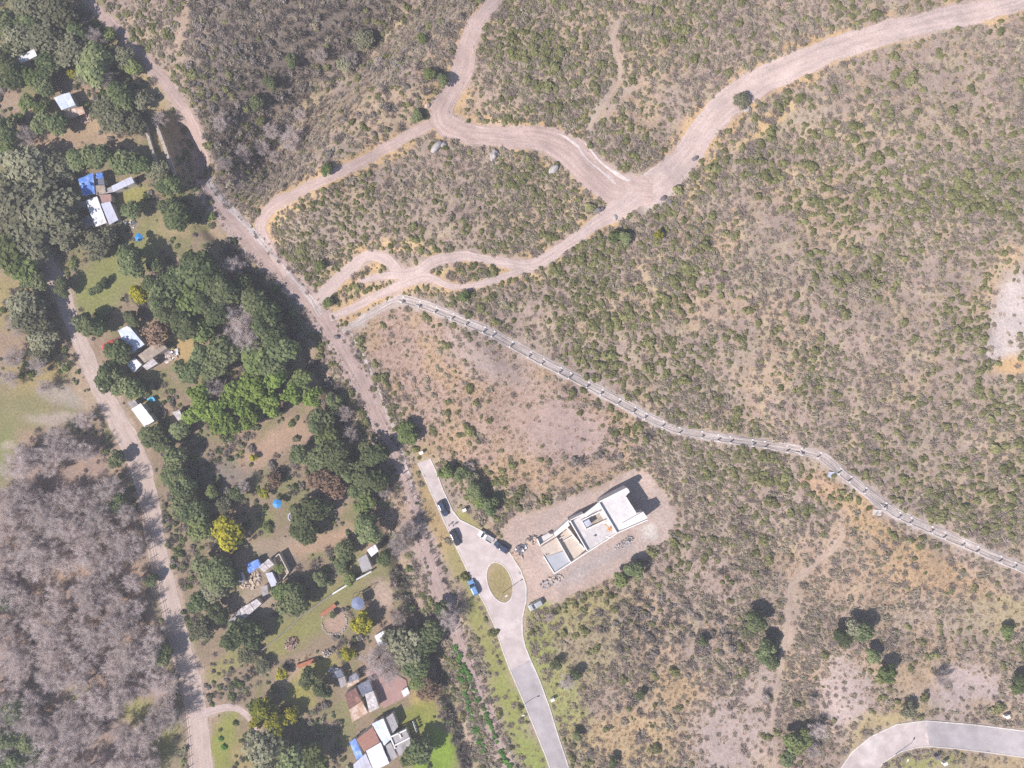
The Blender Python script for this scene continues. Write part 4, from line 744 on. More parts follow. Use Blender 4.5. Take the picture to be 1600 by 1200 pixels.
for row, (P, n) in enumerate([([(708, 1012), (735, 1062), (762, 1120), (785, 1175), (800, 1205)], 34), ([(716, 1030), (728, 1085), (742, 1130), (755, 1175), (768, 1212)], 34)]):
    for i in range(n):
        t = (i + rb.uniform(-.4, .4)) / (n - 1) * (len(P) - 1); t = min(max(t, 0), len(P) - 1.001); j = int(t); x = P[j][0] + (P[j + 1][0] - P[j][0]) * (t - j) + rb.uniform(-3, 3); y = P[j][1] + (P[j + 1][1] - P[j][1]) * (t - j)
        if t > len(P) * .55 and rb.random() < .25: continue
        g = gnd(x, y); s = rb.uniform(.55, 1.15); o = link('lush_plant', LUSH[rb.randrange(2)], loc=tuple(g), rz=rb.uniform(0, 6.28)); o.scale = (s,) * 3
        tag(o, ('bright green plant in the row close against the fence by the road', 'bright green plant in the row farther from the fence')[row], 'plant', ('green row against the fence', 'green row away from the fence')[row])
# ------------------------------------------------------------------ materials of the built things
M['white_sheet'] = mat('white_roof_sheet', (.66, .66, .70), .55, .12, .6, col2=(.44, .40, .38), col2_scale=.35, col2_amt=.25)
M['blue_white'] = mat('blue_white_sheet', (.47, .54, .70), .5, .15, .6, col2=(.62, .63, .68), col2_scale=.3, col2_amt=.6)
M['lilac_sheet'] = mat('lilac_sheet', (.46, .47, .58), .55, .15, .8, col2=(.36, .34, .38), col2_scale=.4, col2_amt=.35)
M['blue_tarp'] = mat('blue_tarp', (.085, .20, .56), .5, .3, .8, col2=(.30, .42, .68), col2_scale=.35, col2_amt=.5)
M['bright_blue'] = mat('bright_blue', (.03, .22, .50), .5, .2, 1)
M['cyan_cloth'] = mat('cyan_cloth', (.08, .42, .62), .7, .15, 1)
M['rust'] = mat('rusty_sheet', (.17, .085, .075), .8, .3, .7, col2=(.36, .20, .13), col2_scale=.4, col2_amt=.5)
M['rust_pale'] = mat('orange_rust_sheet', (.42, .26, .18), .8, .3, .9, col2=(.55, .45, .38), col2_scale=.5, col2_amt=.6)
M['red_roof'] = mat('red_brown_roof', (.30, .155, .12), .85, .15, .8)
M['pink_slab'] = mat('pink_floor', (.325, .205, .185), .9, .12, .7)
M['brown_sheet'] = mat('brown_sheet', (.30, .245, .20), .85, .25, .7, col2=(.40, .33, .26), col2_scale=.5)
M['grey_sheet'] = mat('grey_sheet', (.33, .31, .32), .8, .22, .8, col2=(.24, .21, .20), col2_scale=.5, col2_amt=.4)
M['dark_sheet'] = mat('dark_blue_grey_sheet', (.13, .145, .20), .7, .3, .8, col2=(.27, .26, .29), col2_scale=.6, col2_amt=.4)
M['debris_roof'] = mat('littered_pale_roof', (.40, .36, .36), .9, .35, 1.6, col2=(.58, .55, .55), col2_scale=1.2, col2_amt=.5)
M['plaster'] = mat('plaster_wall', (.52, .47, .42), .9, .2, .8)
M['brickwall'] = mat('hollow_brick', (.34, .17, .11), .9, .3, 3)
M['stonewall'] = mat('stone_masonry', (.40, .345, .29), .95, .35, 2.5, .05)
M['old_wall'] = mat('weathered_grey_wall', (.215, .205, .21), .95, .3, 1.2)
M['white_wall'] = mat('fresh_white_render', (.72, .685, .655), .85, .10, .9)
M['slab'] = mat('grey_screed', (.475, .445, .445), .9, .10, .7, col2=(.55, .52, .51), col2_scale=.35)
M['slab_blue'] = mat('wet_grey_screed', (.36, .37, .41), .8, .12, .7)
M['slab_pale'] = mat('pale_roof_screed', (.60, .57, .56), .85, .09, .7, col2=(.53, .50, .50), col2_scale=.4)
M['room_floor'] = mat('sandy_room_floor', (.48, .405, .345), .95, .2, .9)
M['dark_in'] = mat('dark_opening', (.05, .045, .05), .8, .2, 1)
M['glass'] = mat('dark_glass', (.03, .035, .045), .08, .05, 1, spec=.6)
M['wood'] = mat('weathered_wood', (.22, .17, .13), .9, .3, 2)
M['plank'] = mat('pale_plank', (.50, .40, .28), .9, .2, 2)
M['orange'] = mat('orange_paint', (.60, .20, .05), .6, .15, 2)
M['metal'] = mat('galvanised_metal', (.45, .45, .46), .45, .1, 2, metal=.6)
M['post_white'] = mat('white_concrete_post', (.68, .65, .63), .85, .15, 2)
M['tyre'] = mat('tyre_rubber', (.025, .025, .027), .85, .1, 3)
M['lamp_glass'] = mat('lamp_glass', (.8, .8, .78), .2, .05, 2)
M['rock'] = mat('grey_boulder', (.37, .34, .33), .95, .3, 1.2, .06)
M['rubble'] = mat('pale_rubble', (.46, .36, .30), .95, .35, 2)
M['rubble_dark'] = mat('dark_rubble', (.15, .13, .14), .95, .4, 1.5)
M['brick'] = mat('red_brick', (.40, .16, .095), .9, .25, 3)
M['pool_water'] = mat('pool_bottom', (.25, .17, .16), .15, .2, 1.5)
M['slate'] = mat('slate_blue', (.17, .20, .31), .7, .2, 1)
M['cloth_white'] = mat('white_cloth', (.75, .74, .74), .9, .1, 2)
for nm, c in dict(white=(.72, .72, .72), navy=(.040, .055, .10), black=(.03, .034, .045), silver=(.42, .48, .56), red=(.42, .05, .04), lightblue=(.14, .28, .50), grey=(.36, .37, .38)).items():
    M['paint_' + nm] = mat('car_paint_' + nm, c, .25, .06, 2, spec=.6)

def Zf(ox, oy, s): return lambda *p: [(ox + a / s, oy + b / s) for a, b in p]
def pl(parent, pts):        # world -> local of an unrotated empty
    L = parent.location; return [(p[0] - L.x, p[1] - L.y) for p in pts]
def base_z(q): c = np.mean(np.array(q, float), 0); return float(gnd(c[0], c[1])[2])
def house(name, label, px, cat='house', group=None):
    g = gnd(*px); return thing(name, label, cat, tuple(g), 0, group)
def roof(par, q, z, material, name='roof', wmat='plaster', along=0, sheet=1.05, walls=True, thick=.07, inset=.22, door=True, wob=.02):
    """a sheet roof over the quad whose corners show at pixels q, z metres up (one number or four), and the walls under it"""
    n = 4; zz = list(z) if hasattr(z, '__len__') else [z] * 4; b = par.location.z; W = [at_z(q[i][0], q[i][1], b + zz[i]) - par.location for i in range(4)]
    if along: W = W[1:] + W[:1]
    L = (W[1] - W[0]).length; k = max(1, int(round(L / sheet))); mb = MB(); rr = random.Random(int(q[0][0] * 7 + q[0][1]))
    for i in range(k):
        t0, t1 = i / k, (i + 1) / k; e = .012 / max(L, .1); dz = rr.uniform(-wob, wob); ex = rr.uniform(-.02, .10)
        A = W[0].lerp(W[1], t0 + e); B = W[0].lerp(W[1], t1 - e); C = W[3].lerp(W[2], t1 - e); D = W[3].lerp(W[2], t0 + e); u = (A - D).normalized() * ex
        A = A + u; B = B + u; P = [A, B, C, D]; mb.prism([(p.x, p.y) for p in P], [p.z - thick + dz for p in P], [p.z + dz for p in P])
    r = mb.build(name, M[material], par)
    if walls:
        c = sum(W, Vector()) / 4; I = [w_ + (c - w_).normalized() * inset * 1.4 for w_ in W]
        for i in range(4):
            a, d = I[i], I[(i + 1) % 4]; m = MB(); dv = (d - a); dv.z = 0; dv.normalize(); s = dv * .082 if i % 2 else -dv * 0
            a2, d2 = (a + s, d - s); m.prism(wall_pts((a2.x, a2.y), (d2.x, d2.y), .16), [-.5] * 4, [a.z - thick - .03, a.z - thick - .03, d.z - thick - .03, d.z - thick - .03]); wl = m.build('wall', M[wmat], par)
            if door and i in (0, 2) and (d - a).length > 2.2:
                mid = a.lerp(d, .5); nn = Vector((dv.y, -dv.x, 0)); nn = nn if (mid - c).dot(nn) > 0 else -nn; o = mid + nn * .1; hw = .45 if i == 0 else .5
                m = MB(); m.prism(wall_pts((o.x - dv.x * hw, o.y - dv.y * hw), (o.x + dv.x * hw, o.y + dv.y * hw), .08), 0 if i == 0 else 1.0, min(2.0, a.z - .25)); m.build('door' if i == 0 else 'window', M['wood'] if i == 0 else M['glass'], par)
    return r
def slab_poly(par, pts, z0, z1, material, name):
    b = par.location.z; m = MB(); P = [at_z(p[0], p[1], b + (max(z1) if hasattr(z1, '__len__') else z1)) for p in pts]; m.prism(pl(par, P), z0, z1); return m.build(name, M[material], par)
def wall_line(par, a, d, z0, z1, t, material, name='wall'):
    b = par.location.z; A = at_z(*a, b + z1); D = at_z(*d, b + z1); m = MB(); m.prism(pl(par, wall_pts(A, D, t)), z0, z1); return m.build(name, M[material], par)
def tarp(par, q, z, material, name='tarp', sag=.12, n=7):
    b = par.location.z if par is not None else base_z(q); zz = list(z) if hasattr(z, '__len__') else [z] * 4; W = [at_z(q[i][0], q[i][1], b + zz[i]) for i in range(4)]; V = []; rr = random.Random(int(q[0][0]))
    off = par.location if par is not None else Vector()
    for j in range(n + 1):
        for i in range(n + 1):
            p = W[0].lerp(W[1], i / n).lerp(W[3].lerp(W[2], i / n), j / n) - off; V.append((p.x + rr.uniform(-.08, .08), p.y + rr.uniform(-.08, .08), p.z + rr.uniform(-sag, sag)))
    Fq = [(j * (n + 1) + i, j * (n + 1) + i + 1, (j + 1) * (n + 1) + i + 1, (j + 1) * (n + 1) + i) for j in range(n) for i in range(n)]
    m = mesh_np(name, V, Fq, smooth=True); o = link(name, m, M[material], par); sd = o.modifiers.new('thick', 'SOLIDIFY'); sd.thickness = .03; return o

# ------------------------------------------------------------------ village houses
h = house('house', 'small house with a white sheet roof between trees in the top left corner', (41, 88)); roof(h, [(27, 90), (53, 76), (58, 87), (31, 100)], (2.7, 2.9, 3.1, 3.0), 'white_sheet')
h = house('house', 'small house with a blue white roof and a rusty porch beside a bare yard', (103, 160)); roof(h, [(84, 153), (108, 144), (118, 164), (96, 172)], (2.8, 2.9, 3.1, 3.0), 'blue_white')
roof(h, [(100, 173), (129, 166), (133, 177), (106, 187)], 2.2, 'rust_pale', 'porch_roof', walls=False); [wall_line(h, p, (p[0] + 1.2, p[1]), -.3, 2.1, .2, 'wood', 'post') for p in [(106, 184), (130, 176)]]
z7 = Zf(90, 240, 6.667)
h = house('house', 'rambling house of blue sheet roofs with a long lilac wing', (150, 290))
roof(h, z7((213, 265), (370, 203), (387, 420), (260, 440)), (3.2, 3.2, 2.9, 2.9), 'blue_tarp'); roof(h, z7((395, 335), (490, 330), (502, 402), (405, 432)), 2.8, 'brown_sheet'); roof(h, z7((560, 340), (768, 238), (800, 300), (580, 400)), (2.6, 2.8, 2.6, 2.4), 'lilac_sheet', along=0)
roof(h, z7((440, 395), (560, 345), (585, 398), (455, 425)), 2.4, 'grey_sheet', walls=False); tarp(h, z7((385, 205), (470, 195), (482, 250), (392, 262)), 2.6, 'blue_tarp'); roof(h, z7((392, 262), (480, 252), (488, 325), (395, 330)), 2.3, 'dark_sheet', door=False)
h = house('house', 'house with two stepped white sheet roofs and a pink lean-to below the blue roofs', (160, 330))
roof(h, z7((290, 490), (412, 448), (462, 590), (335, 620)), (3, 3, 2.9, 2.9), 'white_sheet'); roof(h, z7((338, 622), (464, 592), (512, 720), (398, 762)), (2.8, 2.8, 2.6, 2.6), 'white_sheet'); roof(h, z7((448, 520), (548, 502), (632, 690), (540, 742)), (2.7, 2.7, 2.4, 2.4), 'lilac_sheet'); roof(h, z7((428, 430), (555, 422), (562, 498), (440, 515)), 2.5, 'pink_slab', 'lean_to_roof')
roof(h, z7((210, 715), (320, 640), (395, 745), (260, 765)), 2.2, 'grey_sheet', 'shed_roof'); roof(h, z7((170, 520), (285, 490), (300, 560), (190, 570)), 2.2, 'brown_sheet', 'shed_roof')
z8 = Zf(140, 490, 5.714)
h = house('house', 'L shaped house with a blue white sheet roof beside the parked red car', (203, 535))
roof(h, z8((255, 155), (345, 105), (490, 275), (352, 365)), (3.3, 3.3, 2.9, 2.9), 'blue_white'); roof(h, z8((150, 352), (300, 262), (350, 368), (190, 385)), 2.7, 'blue_white'); roof(h, z8((205, 235), (262, 195), (298, 240), (232, 262)), 2.4, 'rust', 'carport_roof', walls=False)
h = house('shed', 'long brown roofed shed with patched white roofs beside the L shaped house', (238, 557), 'shed')
roof(h, z8((430, 372), (622, 240), (692, 308), (490, 440)), 2.7, 'brown_sheet'); roof(h, z8((330, 452), (405, 395), (465, 455), (392, 530)), 2.5, 'white_sheet', 'side_roof'); roof(h, z8((472, 470), (562, 395), (608, 445), (512, 505)), 2.3, 'debris_roof', 'side_roof')
h = house('house', 'narrow house with a long white roof and grey porch right beside the lane', (222, 650)); roof(h, z8((372, 852), (455, 800), (578, 960), (488, 1012)), (3, 3.1, 3.1, 3), 'white_sheet', along=1); roof(h, z8((338, 790), (402, 768), (432, 812), (368, 848)), 2.3, 'grey_sheet', 'porch_roof', door=False)
h = house('shed', 'broken pale roofed shed at the edge of the lime green bamboo', (280, 654), 'shed'); roof(h, z8((738, 882), (800, 858), (862, 992), (828, 1012)), 2.2, 'debris_roof')
h = house('shed', 'low grey shed between dark trees, the lower of the two by the narrow house', (262, 686), 'shed'); roof(h, z8((640, 1112), (722, 1068), (752, 1112), (682, 1152)), 2.1, 'grey_sheet')
t = tag(tarp(None, z8((508, 762), (570, 738), (592, 778), (538, 786)), .8, 'cyan_cloth'), 'cyan cloth spread behind the narrow white roofed house', 'tarp')
z4 = Zf(350, 840, 5.714)
h = house('house', 'ruined compound of patched pale roofs round a littered yard with a blue tarp', (415, 893))
roof(h, z4((308, 262), (400, 188), (447, 240), (352, 312)), 2.5, 'debris_roof', wob=.06); roof(h, z4((370, 322), (430, 308), (482, 420), (420, 442)), 2.4, 'lilac_sheet', wob=.06); roof(h, z4((330, 440), (385, 425), (400, 500), (345, 525)), 2.2, 'grey_sheet', 'shed_roof', wob=.05)
tarp(h, z4((198, 232), (310, 188), (342, 250), (220, 322)), 1.9, 'blue_tarp', sag=.25); slab_poly(h, z4((440, 190), (490, 150), (585, 310), (510, 400)), -.3, .12, 'brown_sheet', 'floor')
for a, b in [((490, 145), (575, 310)), ((575, 310), (505, 400)), ((440, 190), (490, 145)), ((440, 190), (505, 400))]: A, B = z4(a, b); wall_line(h, A, B, -.3, 2.2 if b == (575, 310) else 1.3, .22, 'plaster')
roof(h, z4((120, 320), (150, 310), (185, 400), (160, 415)), 1.8, 'dark_sheet', 'shed_roof', door=False)
h = house('shed', 'whitish ragged roofed shed running below the ruined compound', (392, 958), 'shed'); roof(h, z4((138, 640), (292, 548), (338, 590), (170, 735)), 2.3, 'debris_roof', wob=.05); roof(h, z4((40, 745), (135, 645), (168, 738), (62, 800)), 2.0, 'grey_sheet', 'shed_roof')
h = house('shed', 'grey sheet shed with a white tank at the end of the boundary wall', (573, 874), 'shed'); roof(h, z4((1190, 200), (1270, 145), (1325, 275), (1235, 312)), 2.5, 'grey_sheet'); roof(h, z4((1275, 112), (1350, 60), (1380, 120), (1315, 172)), 2.7, 'white_sheet', 'tank_roof')
z3 = Zf(510, 1020, 6.667)
h = house('house', 'rusty roofed house with tangled dark sheds above the large white roof', (555, 1085))
roof(h, z3((188, 432), (302, 368), (365, 500), (235, 590)), (3.1, 3.1, 2.9, 2.9), 'rust', along=1); roof(h, z3((237, 592), (367, 502), (432, 625), (268, 725)), (2.8, 2.8, 2.5, 2.5), 'rust_pale', along=1); roof(h, z3((400, 430), (490, 398), (552, 570), (448, 622)), 2.7, 'debris_roof', wob=.05); roof(h, z3((318, 345), (442, 280), (485, 392), (378, 455)), 2.5, 'dark_sheet', wob=.05)
roof(h, z3((235, 250), (310, 205), (345, 262), (232, 320)), 2.3, 'dark_sheet', 'shed_roof', wob=.06); roof(h, z3((200, 325), (330, 275), (345, 300), (215, 365)), 2.0, 'rust_pale', 'shed_roof', walls=False); roof(h, z3((85, 200), (150, 170), (185, 240), (110, 262)), 2.0, 'dark_sheet', 'shed_roof', wob=.06); roof(h, z3((120, 270), (190, 245), (215, 330), (150, 370)), 1.9, 'grey_sheet', 'shed_roof', wob=.05)
h = house('terrace', 'pink floored terrace with a small white tank room at its corner', (612, 1082), 'terrace'); slab_poly(h, z3((395, 190), (560, 130), (830, 285), (868, 440), (595, 582)), -.3, .35, 'pink_slab', 'floor')
roof(h, z3((780, 402), (842, 362), (872, 420), (808, 462)), 2.2, 'white_sheet', 'tank_room_roof', door=False)
h = house('house', 'large house with joined white, blue and red brown roofs at the bottom edge', (595, 1165))
roof(h, z3((412, 1022), (562, 935), (655, 1152), (495, 1232)), (3.4, 3.4, 3.3, 3.3), 'white_sheet', along=1); roof(h, z3((312, 902), (482, 770), (556, 930), (392, 1030)), (3.2, 3.2, 3.1, 3.1), 'red_roof', along=1); roof(h, z3((472, 742), (585, 690), (668, 905), (602, 968)), 3.0, 'blue_white'); roof(h, z3((240, 935), (302, 892), (382, 1078), (312, 1112)), 2.6, 'blue_tarp', 'lean_to_roof'); roof(h, z3((280, 1165), (408, 1050), (490, 1232), (300, 1300)), 2.8, 'lilac_sheet')
roof(h, z3((602, 690), (692, 630), (748, 770), (672, 860)), 2.6, 'grey_sheet', 'annex_roof'); roof(h, z3((682, 884), (830, 806), (866, 882), (708, 966)), 2.9, 'grey_sheet', 'annex_roof', sheet=4, wob=.0); roof(h, z3((710, 976), (866, 892), (886, 985), (760, 1078)), 2.8, 'grey_sheet', 'annex_roof', sheet=4, wob=0); roof(h, z3((612, 972), (668, 935), (740, 1082), (652, 1142)), 2.7, 'grey_sheet', 'annex_roof', sheet=4, wob=0)
for a, b in [((587, 690), (716, 1000)), ((670, 878), (832, 802)), ((704, 970), (868, 886)), ((755, 832), (778, 890))]: A, B = z3(a, b); wall_line(h, A, B, 2.5, 3.25, .35, 'white_wall', 'parapet')
h = house('shed', 'small white roofed shed half under the grey leafless tree by the terrace', (596, 998), 'shed'); q = [(585, 994), (600, 985), (608, 1001), (592, 1010)]; roof(h, q, 2.3, 'white_sheet')

# boundary wall between the plots
t = house('boundary_wall', 'long weathered grey wall between the ruined compound and the grassy plot', (500, 955), 'wall'); bz = t.location.copy()
P = z4((1325, 290), (1150, 385), (980, 490), (830, 595), (700, 690), (620, 765), (540, 830), (440, 920), (340, 1000)); G = [gnd(*p) for p in P]
for i, (a, b) in enumerate(zip(G[:-1], G[1:])):
    hh = 1.7 if i < 2 else 1.25; m = MB(); d = (b - a) / np.linalg.norm(b - a) * .02; m.prism([(x - bz.x, y - bz.y) for x, y in wall_pts(a + d, b - d, .42 if i < 2 else .26)], -.5, hh); m.build('wall_panel', M['metal' if i < 2 else 'old_wall'], t)
# stone walls of the ravine
def stone_run(label, P, top, foot, wdt):
    c = gnd(*P[len(P) // 2]); t = thing('stone_wall', label, 'wall', tuple(c)); pts = []
    for a, b in zip(P[:-1], P[1:]): n = 12; pts += [(a[0] + (b[0] - a[0]) * k / n, a[1] + (b[1] - a[1]) * k / n) for k in range(n)]
    pts.append(P[-1]); rr = random.Random(3); body = MB(); cop = 0
    for a, b in zip(pts[:-1], pts[1:]):
        A, B = gnd(*a), gnd(*b); zt = max(A[2], B[2]) - c[2]; d = (B - A) / np.linalg.norm(B - A) * .015; L = [(x - c[0], y - c[1]) for x, y in wall_pts(A + d, B - d, wdt)]
        body.prism(L, -foot, max(zt, -.2) + top)
        m = MB(); L2 = [(x - c[0], y - c[1]) for x, y in wall_pts(A + d * 2, B - d * 2, wdt + rr.uniform(-.1, .18))]; m.prism(L2, max(zt, -.2) + top + .003, max(zt, -.2) + top + rr.uniform(.12, .30)); m.build('coping_stone', M['stonewall'], t)
    body.build('wall_body', M['stonewall'], t)
stone_run('stone wall along the ravine, the left one by the trees', [(229, 196), (238, 228), (250, 268)], 1.0, 1.5, .7)
stone_run('stone wall along the ravine, the right one above the deep shadow', [(246, 194), (259, 228), (276, 275)], 1.3, 7.5, .85)

# ------------------------------------------------------------------ white house under construction
z1 = Zf(820, 740, 6.667)
h = house('unfinished_house', 'unfinished white house with flat grey roofs and open rooms on bare earth', (925, 828)); LV = dict(lo=2.6, mid=3.3, hi=4.6)
def band(pts, z, mname='white_wall', name='parapet', z0=-.6): return slab_poly(h, z1(*pts), z0, z, mname, name)
slab_poly(h, z1((780, 304), (1060, 156), (1088, 196), (1050, 236), (1158, 412), (1232, 394), (1284, 466), (1278, 486), (962, 618)), -.6, 4.5, 'slab_pale', 'upper_roof')
slab_poly(h, z1((485, 498), (600, 430), (780, 320), (950, 618), (655, 806)), 2.9, 3.2, 'slab', 'middle_roof')
def W(a, b, z, t, z0=-.6, mname='white_wall', name='parapet'): A, B = z1(a, b); return wall_line(h, A, B, z0, z, t, mname, name)
W((768, 302), (958, 622), 5.2, .42); W((775, 297), (1062, 152), 5.15, .30); W((1066, 158), (1086, 196), 5.2, .45)
band([(1014, 520), (1232, 397), (1283, 464), (1022, 578)], 5.05, name='roof_block', z0=4.503); W((966, 618), (1280, 482), 5.1, .26); W((1052, 240), (1158, 408), 4.8, .18, 4.4)
W((958, 624), (655, 818), 3.75, .26); W((470, 488), (612, 420), 3.7, .26); band([(612, 425), (768, 305), (786, 338), (640, 452)], 4.1, name='roof_block', z0=3.203)
W((470, 492), (652, 808), 3.9, .30); W((436, 562), (622, 792), 2.3, .32); W((452, 490), (490, 520), 3.85, .3)
band([(300, 622), (446, 492), (468, 540), (320, 660)], 3.0, name='roof_block'); W((650, 820), (312, 1040), 2.0, .26, name='wall'); W((330, 668), (478, 928), 1.95, .24, name='wall'); W((400, 706), (494, 654), 1.8, .2, name='wall'); W((345, 690), (392, 660), 1.5, .16, name='wall'); W((128, 682), (160, 758), 1.9, .34, name='wall'); W((168, 742), (308, 650), 1.85, .18, name='wall'); W((195, 860), (306, 1040), 1.15, .3, name='wall')
slab_poly(h, z1((335, 672), (460, 560), (625, 800), (478, 925)), -.3, .9, 'room_floor', 'room_floor'); slab_poly(h, z1((165, 765), (325, 672), (400, 800), (215, 870)), -.3, .85, 'room_floor', 'room_floor'); slab_poly(h, z1((215, 872), (402, 805), (474, 926), (308, 1036)), -.3, .88, 'slab_blue', 'room_floor'); slab_poly(h, z1((130, 680), (265, 606), (305, 645), (165, 740)), -.3, .80, 'slab', 'room_floor')
# stair well on the middle roof
for a, b in [((590, 492), (640, 582)), ((640, 582), (835, 492)), ((590, 492), (780, 398)), ]: W(a, b, 4.1, .3, 3.203, name='stairwell_wall')
slab_poly(h, z1((612, 505), (775, 410), (825, 490), (645, 570)), 3.203, 3.23, 'brown_sheet', 'stairwell_floor'); slab_poly(h, z1((612, 506), (668, 474), (700, 530), (645, 562)), 3.235, 5.2, 'lilac_sheet', 'stair_block')
for k, (a, b) in enumerate([((545, 745), (560, 760)), ((720, 650), (735, 662)), ((610, 770), (650, 790)), ((240, 620), (270, 640))]): A, B = z1(a, b); wall_line(h, A, B, 3.0 if k < 3 else .2, 3.8 if k < 3 else 1.4, .3, 'slab', 'column')
m = MB(); 
def plank(a, b, z, t, mname, label, name='plank', cat='plank'):
    A, B = z1(a, b); zb = h.location.z; p, q = at_z(*A, zb + z), at_z(*B, zb + z); mb = MB(); mb.prism(wall_pts(p, q, t), zb + z, zb + z + .08); tag(mb.build(name, M[mname]), label, cat)
plank((820, 520), (905, 605), 3.22, .35, 'plank', 'pale plank lying on the middle roof beside the orange barrow'); plank((845, 655), (890, 668), 3.22, .3, 'cloth_white', 'short white board on the middle roof near its lower edge'); plank((815, 515), (880, 500), 3.31, .3, 'cloth_white', 'white board across the corner of the stair well', 'plank')
g = at_z(*z1((885, 570))[0], h.location.z + 3.2); bar = thing('wheelbarrow', 'orange wheelbarrow on the grey roof of the unfinished house', 'wheelbarrow', tuple(g), .9)
m = MB(); m.prism([(-.55, -.38), (.55, -.32), (.55, .32), (-.55, .38)], .45, .75); m.build('tray', M['orange'], bar); m = MB(); m.bar((.75, -.06, .2), (.75, .06, .2), .2, 10); m.build('wheel', M['tyre'], bar)
for s in (-1, 1): m = MB(); m.bar((.75, s * .1, .2), (-1.0, s * .3, .62), .03); m.bar((-.4, s * .28, .5), (-.45, s * .28, 0), .025); m.build('handle', M['wood'], bar)

def rubble(name, label, px, rx, ry, rz, n, mats, cat='rubble', hgt_=.6, sz=(.15, .5), seed=1):
    g = gnd(*px); rr = random.Random(seed); t = thing(name, label, cat, tuple(g), rz)
    for mname, share in mats:
        mb = MB()
        for _ in range(int(n * share)):
            a, q = rr.uniform(0, 6.28), math.sqrt(rr.random()); x, y = math.cos(a) * q * rx, math.sin(a) * q * ry; s = rr.uniform(*sz); z = (1 - q) * hgt_ + rr.uniform(-.05, .1); an = rr.uniform(0, 3.14); c, d = math.cos(an) * s, math.sin(an) * s; k = rr.uniform(.4, .9)
            mb.prism([(x - c + d * k, y - d - c * k), (x + c + d * k, y + d - c * k), (x + c - d * k, y + d + c * k), (x - c - d * k, y - d + c * k)], [z - .3] * 4, [z + rr.uniform(.05, .3) for _ in range(4)])
        struct(mb.build('pieces', M[mname], t), 'stuff')
    return t
rubble('rubble_pile', 'dark heap of building scrap beside the road edge left of the unfinished house', (814, 857), 1.7, 1.2, .3, 46, [('rubble_dark', .5), ('dark_sheet', .3), ('cloth_white', .1)], seed=2)
rubble('rubble_pile', 'pale earth heap with dark scrap at the corner of the unfinished house', (830, 844), 1.8, 1.2, .6, 46, [('rubble', .6), ('rubble_dark', .3)], seed=3)
rubble('rubble_pile', 'dark tool heap on the floor of the unfinished house', z1((236, 832))[0], 1.0, .6, .4, 24, [('rubble_dark', .7), ('dark_sheet', .3)], seed=4, sz=(.1, .3))
rubble('rubble_pile', 'orange brown earth heap at the mouth of the building plot', (809, 868), 1.6, .9, -.6, 34, [('rubble', .6), ('rust_pale', .4)], seed=5)
rubble('rubble_pile', 'long pale rubble strip with scrub below the unfinished house', (862, 908), 3.6, 1.2, .45, 70, [('rock', .4), ('rubble', .4), ('dark_sheet', .2)], seed=6)
rubble('rubble_pile', 'grey gravel heap along the lower wall of the unfinished house', (975, 848), 3.2, 1.1, .5, 70, [('rock', .7), ('lilac_sheet', .1)], seed=7, sz=(.08, .3), hgt_=.35)
rubble('brick_pile', 'large loose pile of pale bricks on the grass below the boundary wall', (455, 1005), 2.4, 1.7, .8, 170, [('rubble', .6), ('brick', .2), ('rubble_dark', .2)], 'brick pile', 1.1, (.08, .22), 8)
rubble('brick_pile', 'smaller loose pile of pale bricks near the yellow flowering tree', (510, 1021), 1.6, 1.2, .2, 110, [('rubble', .7), ('cloth_white', .15)], 'brick pile', .9, (.08, .2), 9)
rubble('rubble_pile', 'scattered stones and scrap in the yard left of the blue roofed house', (82, 275), 3.6, 1.8, .4, 60, [('rubble', .7), ('cloth_white', .2)], seed=10, hgt_=.3)
rubble('rubble_pile', 'red brown heap of scrap beside the rusty porch', (136, 186), 2.0, 1.1, .6, 50, [('rubble', .5), ('rust_pale', .3), ('brick', .15)], seed=11, hgt_=.4)
rubble('rubble_pile', 'yard scrap between the brown roofed shed and the trees', (268, 556), 2.6, 1.3, .6, 60, [('dark_sheet', .4), ('cloth_white', .2), ('rubble', .4)], seed=12, hgt_=.4)
rubble('rubble_pile', 'junk scattered in the yard of the ruined compound', (392, 905), 3.6, 2.6, .5, 90, [('rubble', .4), ('plank', .3), ('dark_sheet', .2)], seed=13, hgt_=.3)
rubble('rubble_pile', 'junk heap at the upper left end of the rusty roofed house', (527, 1052), 2.4, 1.6, -.6, 70, [('dark_sheet', .4), ('lilac_sheet', .3), ('rubble', .3)], seed=14, hgt_=.6)
rubble('rubble_pile', 'junk between the white stepped roofs and the lawn', (203, 348), 2.6, 1.2, -.3, 36, [('cloth_white', .3), ('dark_sheet', .4)], seed=15, hgt_=.25, sz=(.08, .3))
for i, (a, b, lab) in enumerate([((503, 960), (526, 943), 'long red brick stack at the rim of the round bare patch'), ((466, 1040), (493, 1030), 'long red brick stack on the grass, the lower one')]):
    A, B = gnd(*a), gnd(*b); L = float(np.linalg.norm(B - A)); t = thing('brick_stack', lab, 'brick stack', tuple(A), math.atan2(B[1] - A[1], B[0] - A[0])); rr = random.Random(i)
    mb = MB()
    for c in range(4):
        for rw in range(3):
            x = 0
            while x < L - .3: mb.box(x + rr.uniform(0, .03), -.55 + rw * .37 + rr.uniform(-.02, .02), c * .22 + .002, x + .36, -.55 + rw * .37 + .35, c * .22 + .215); x += .38
    struct(mb.build('bricks', M['brick'], t), 'stuff')
mb = MB(); c = gnd(522, 972); rr = random.Random(5)
for k in range(44):
    a = 2 * math.pi * k / 44; R_ = 3.5 + rr.uniform(-.15, .15); x, y = c[0] + R_ * math.cos(a), c[1] + R_ * math.sin(a); s = rr.uniform(.1, .22); z = float(hgt(x, y)); mb.prism([(x - s, y - s), (x + s, y - s * .8), (x + s * .9, y + s), (x - s, y + s)], z - .1, z + s * 1.1)
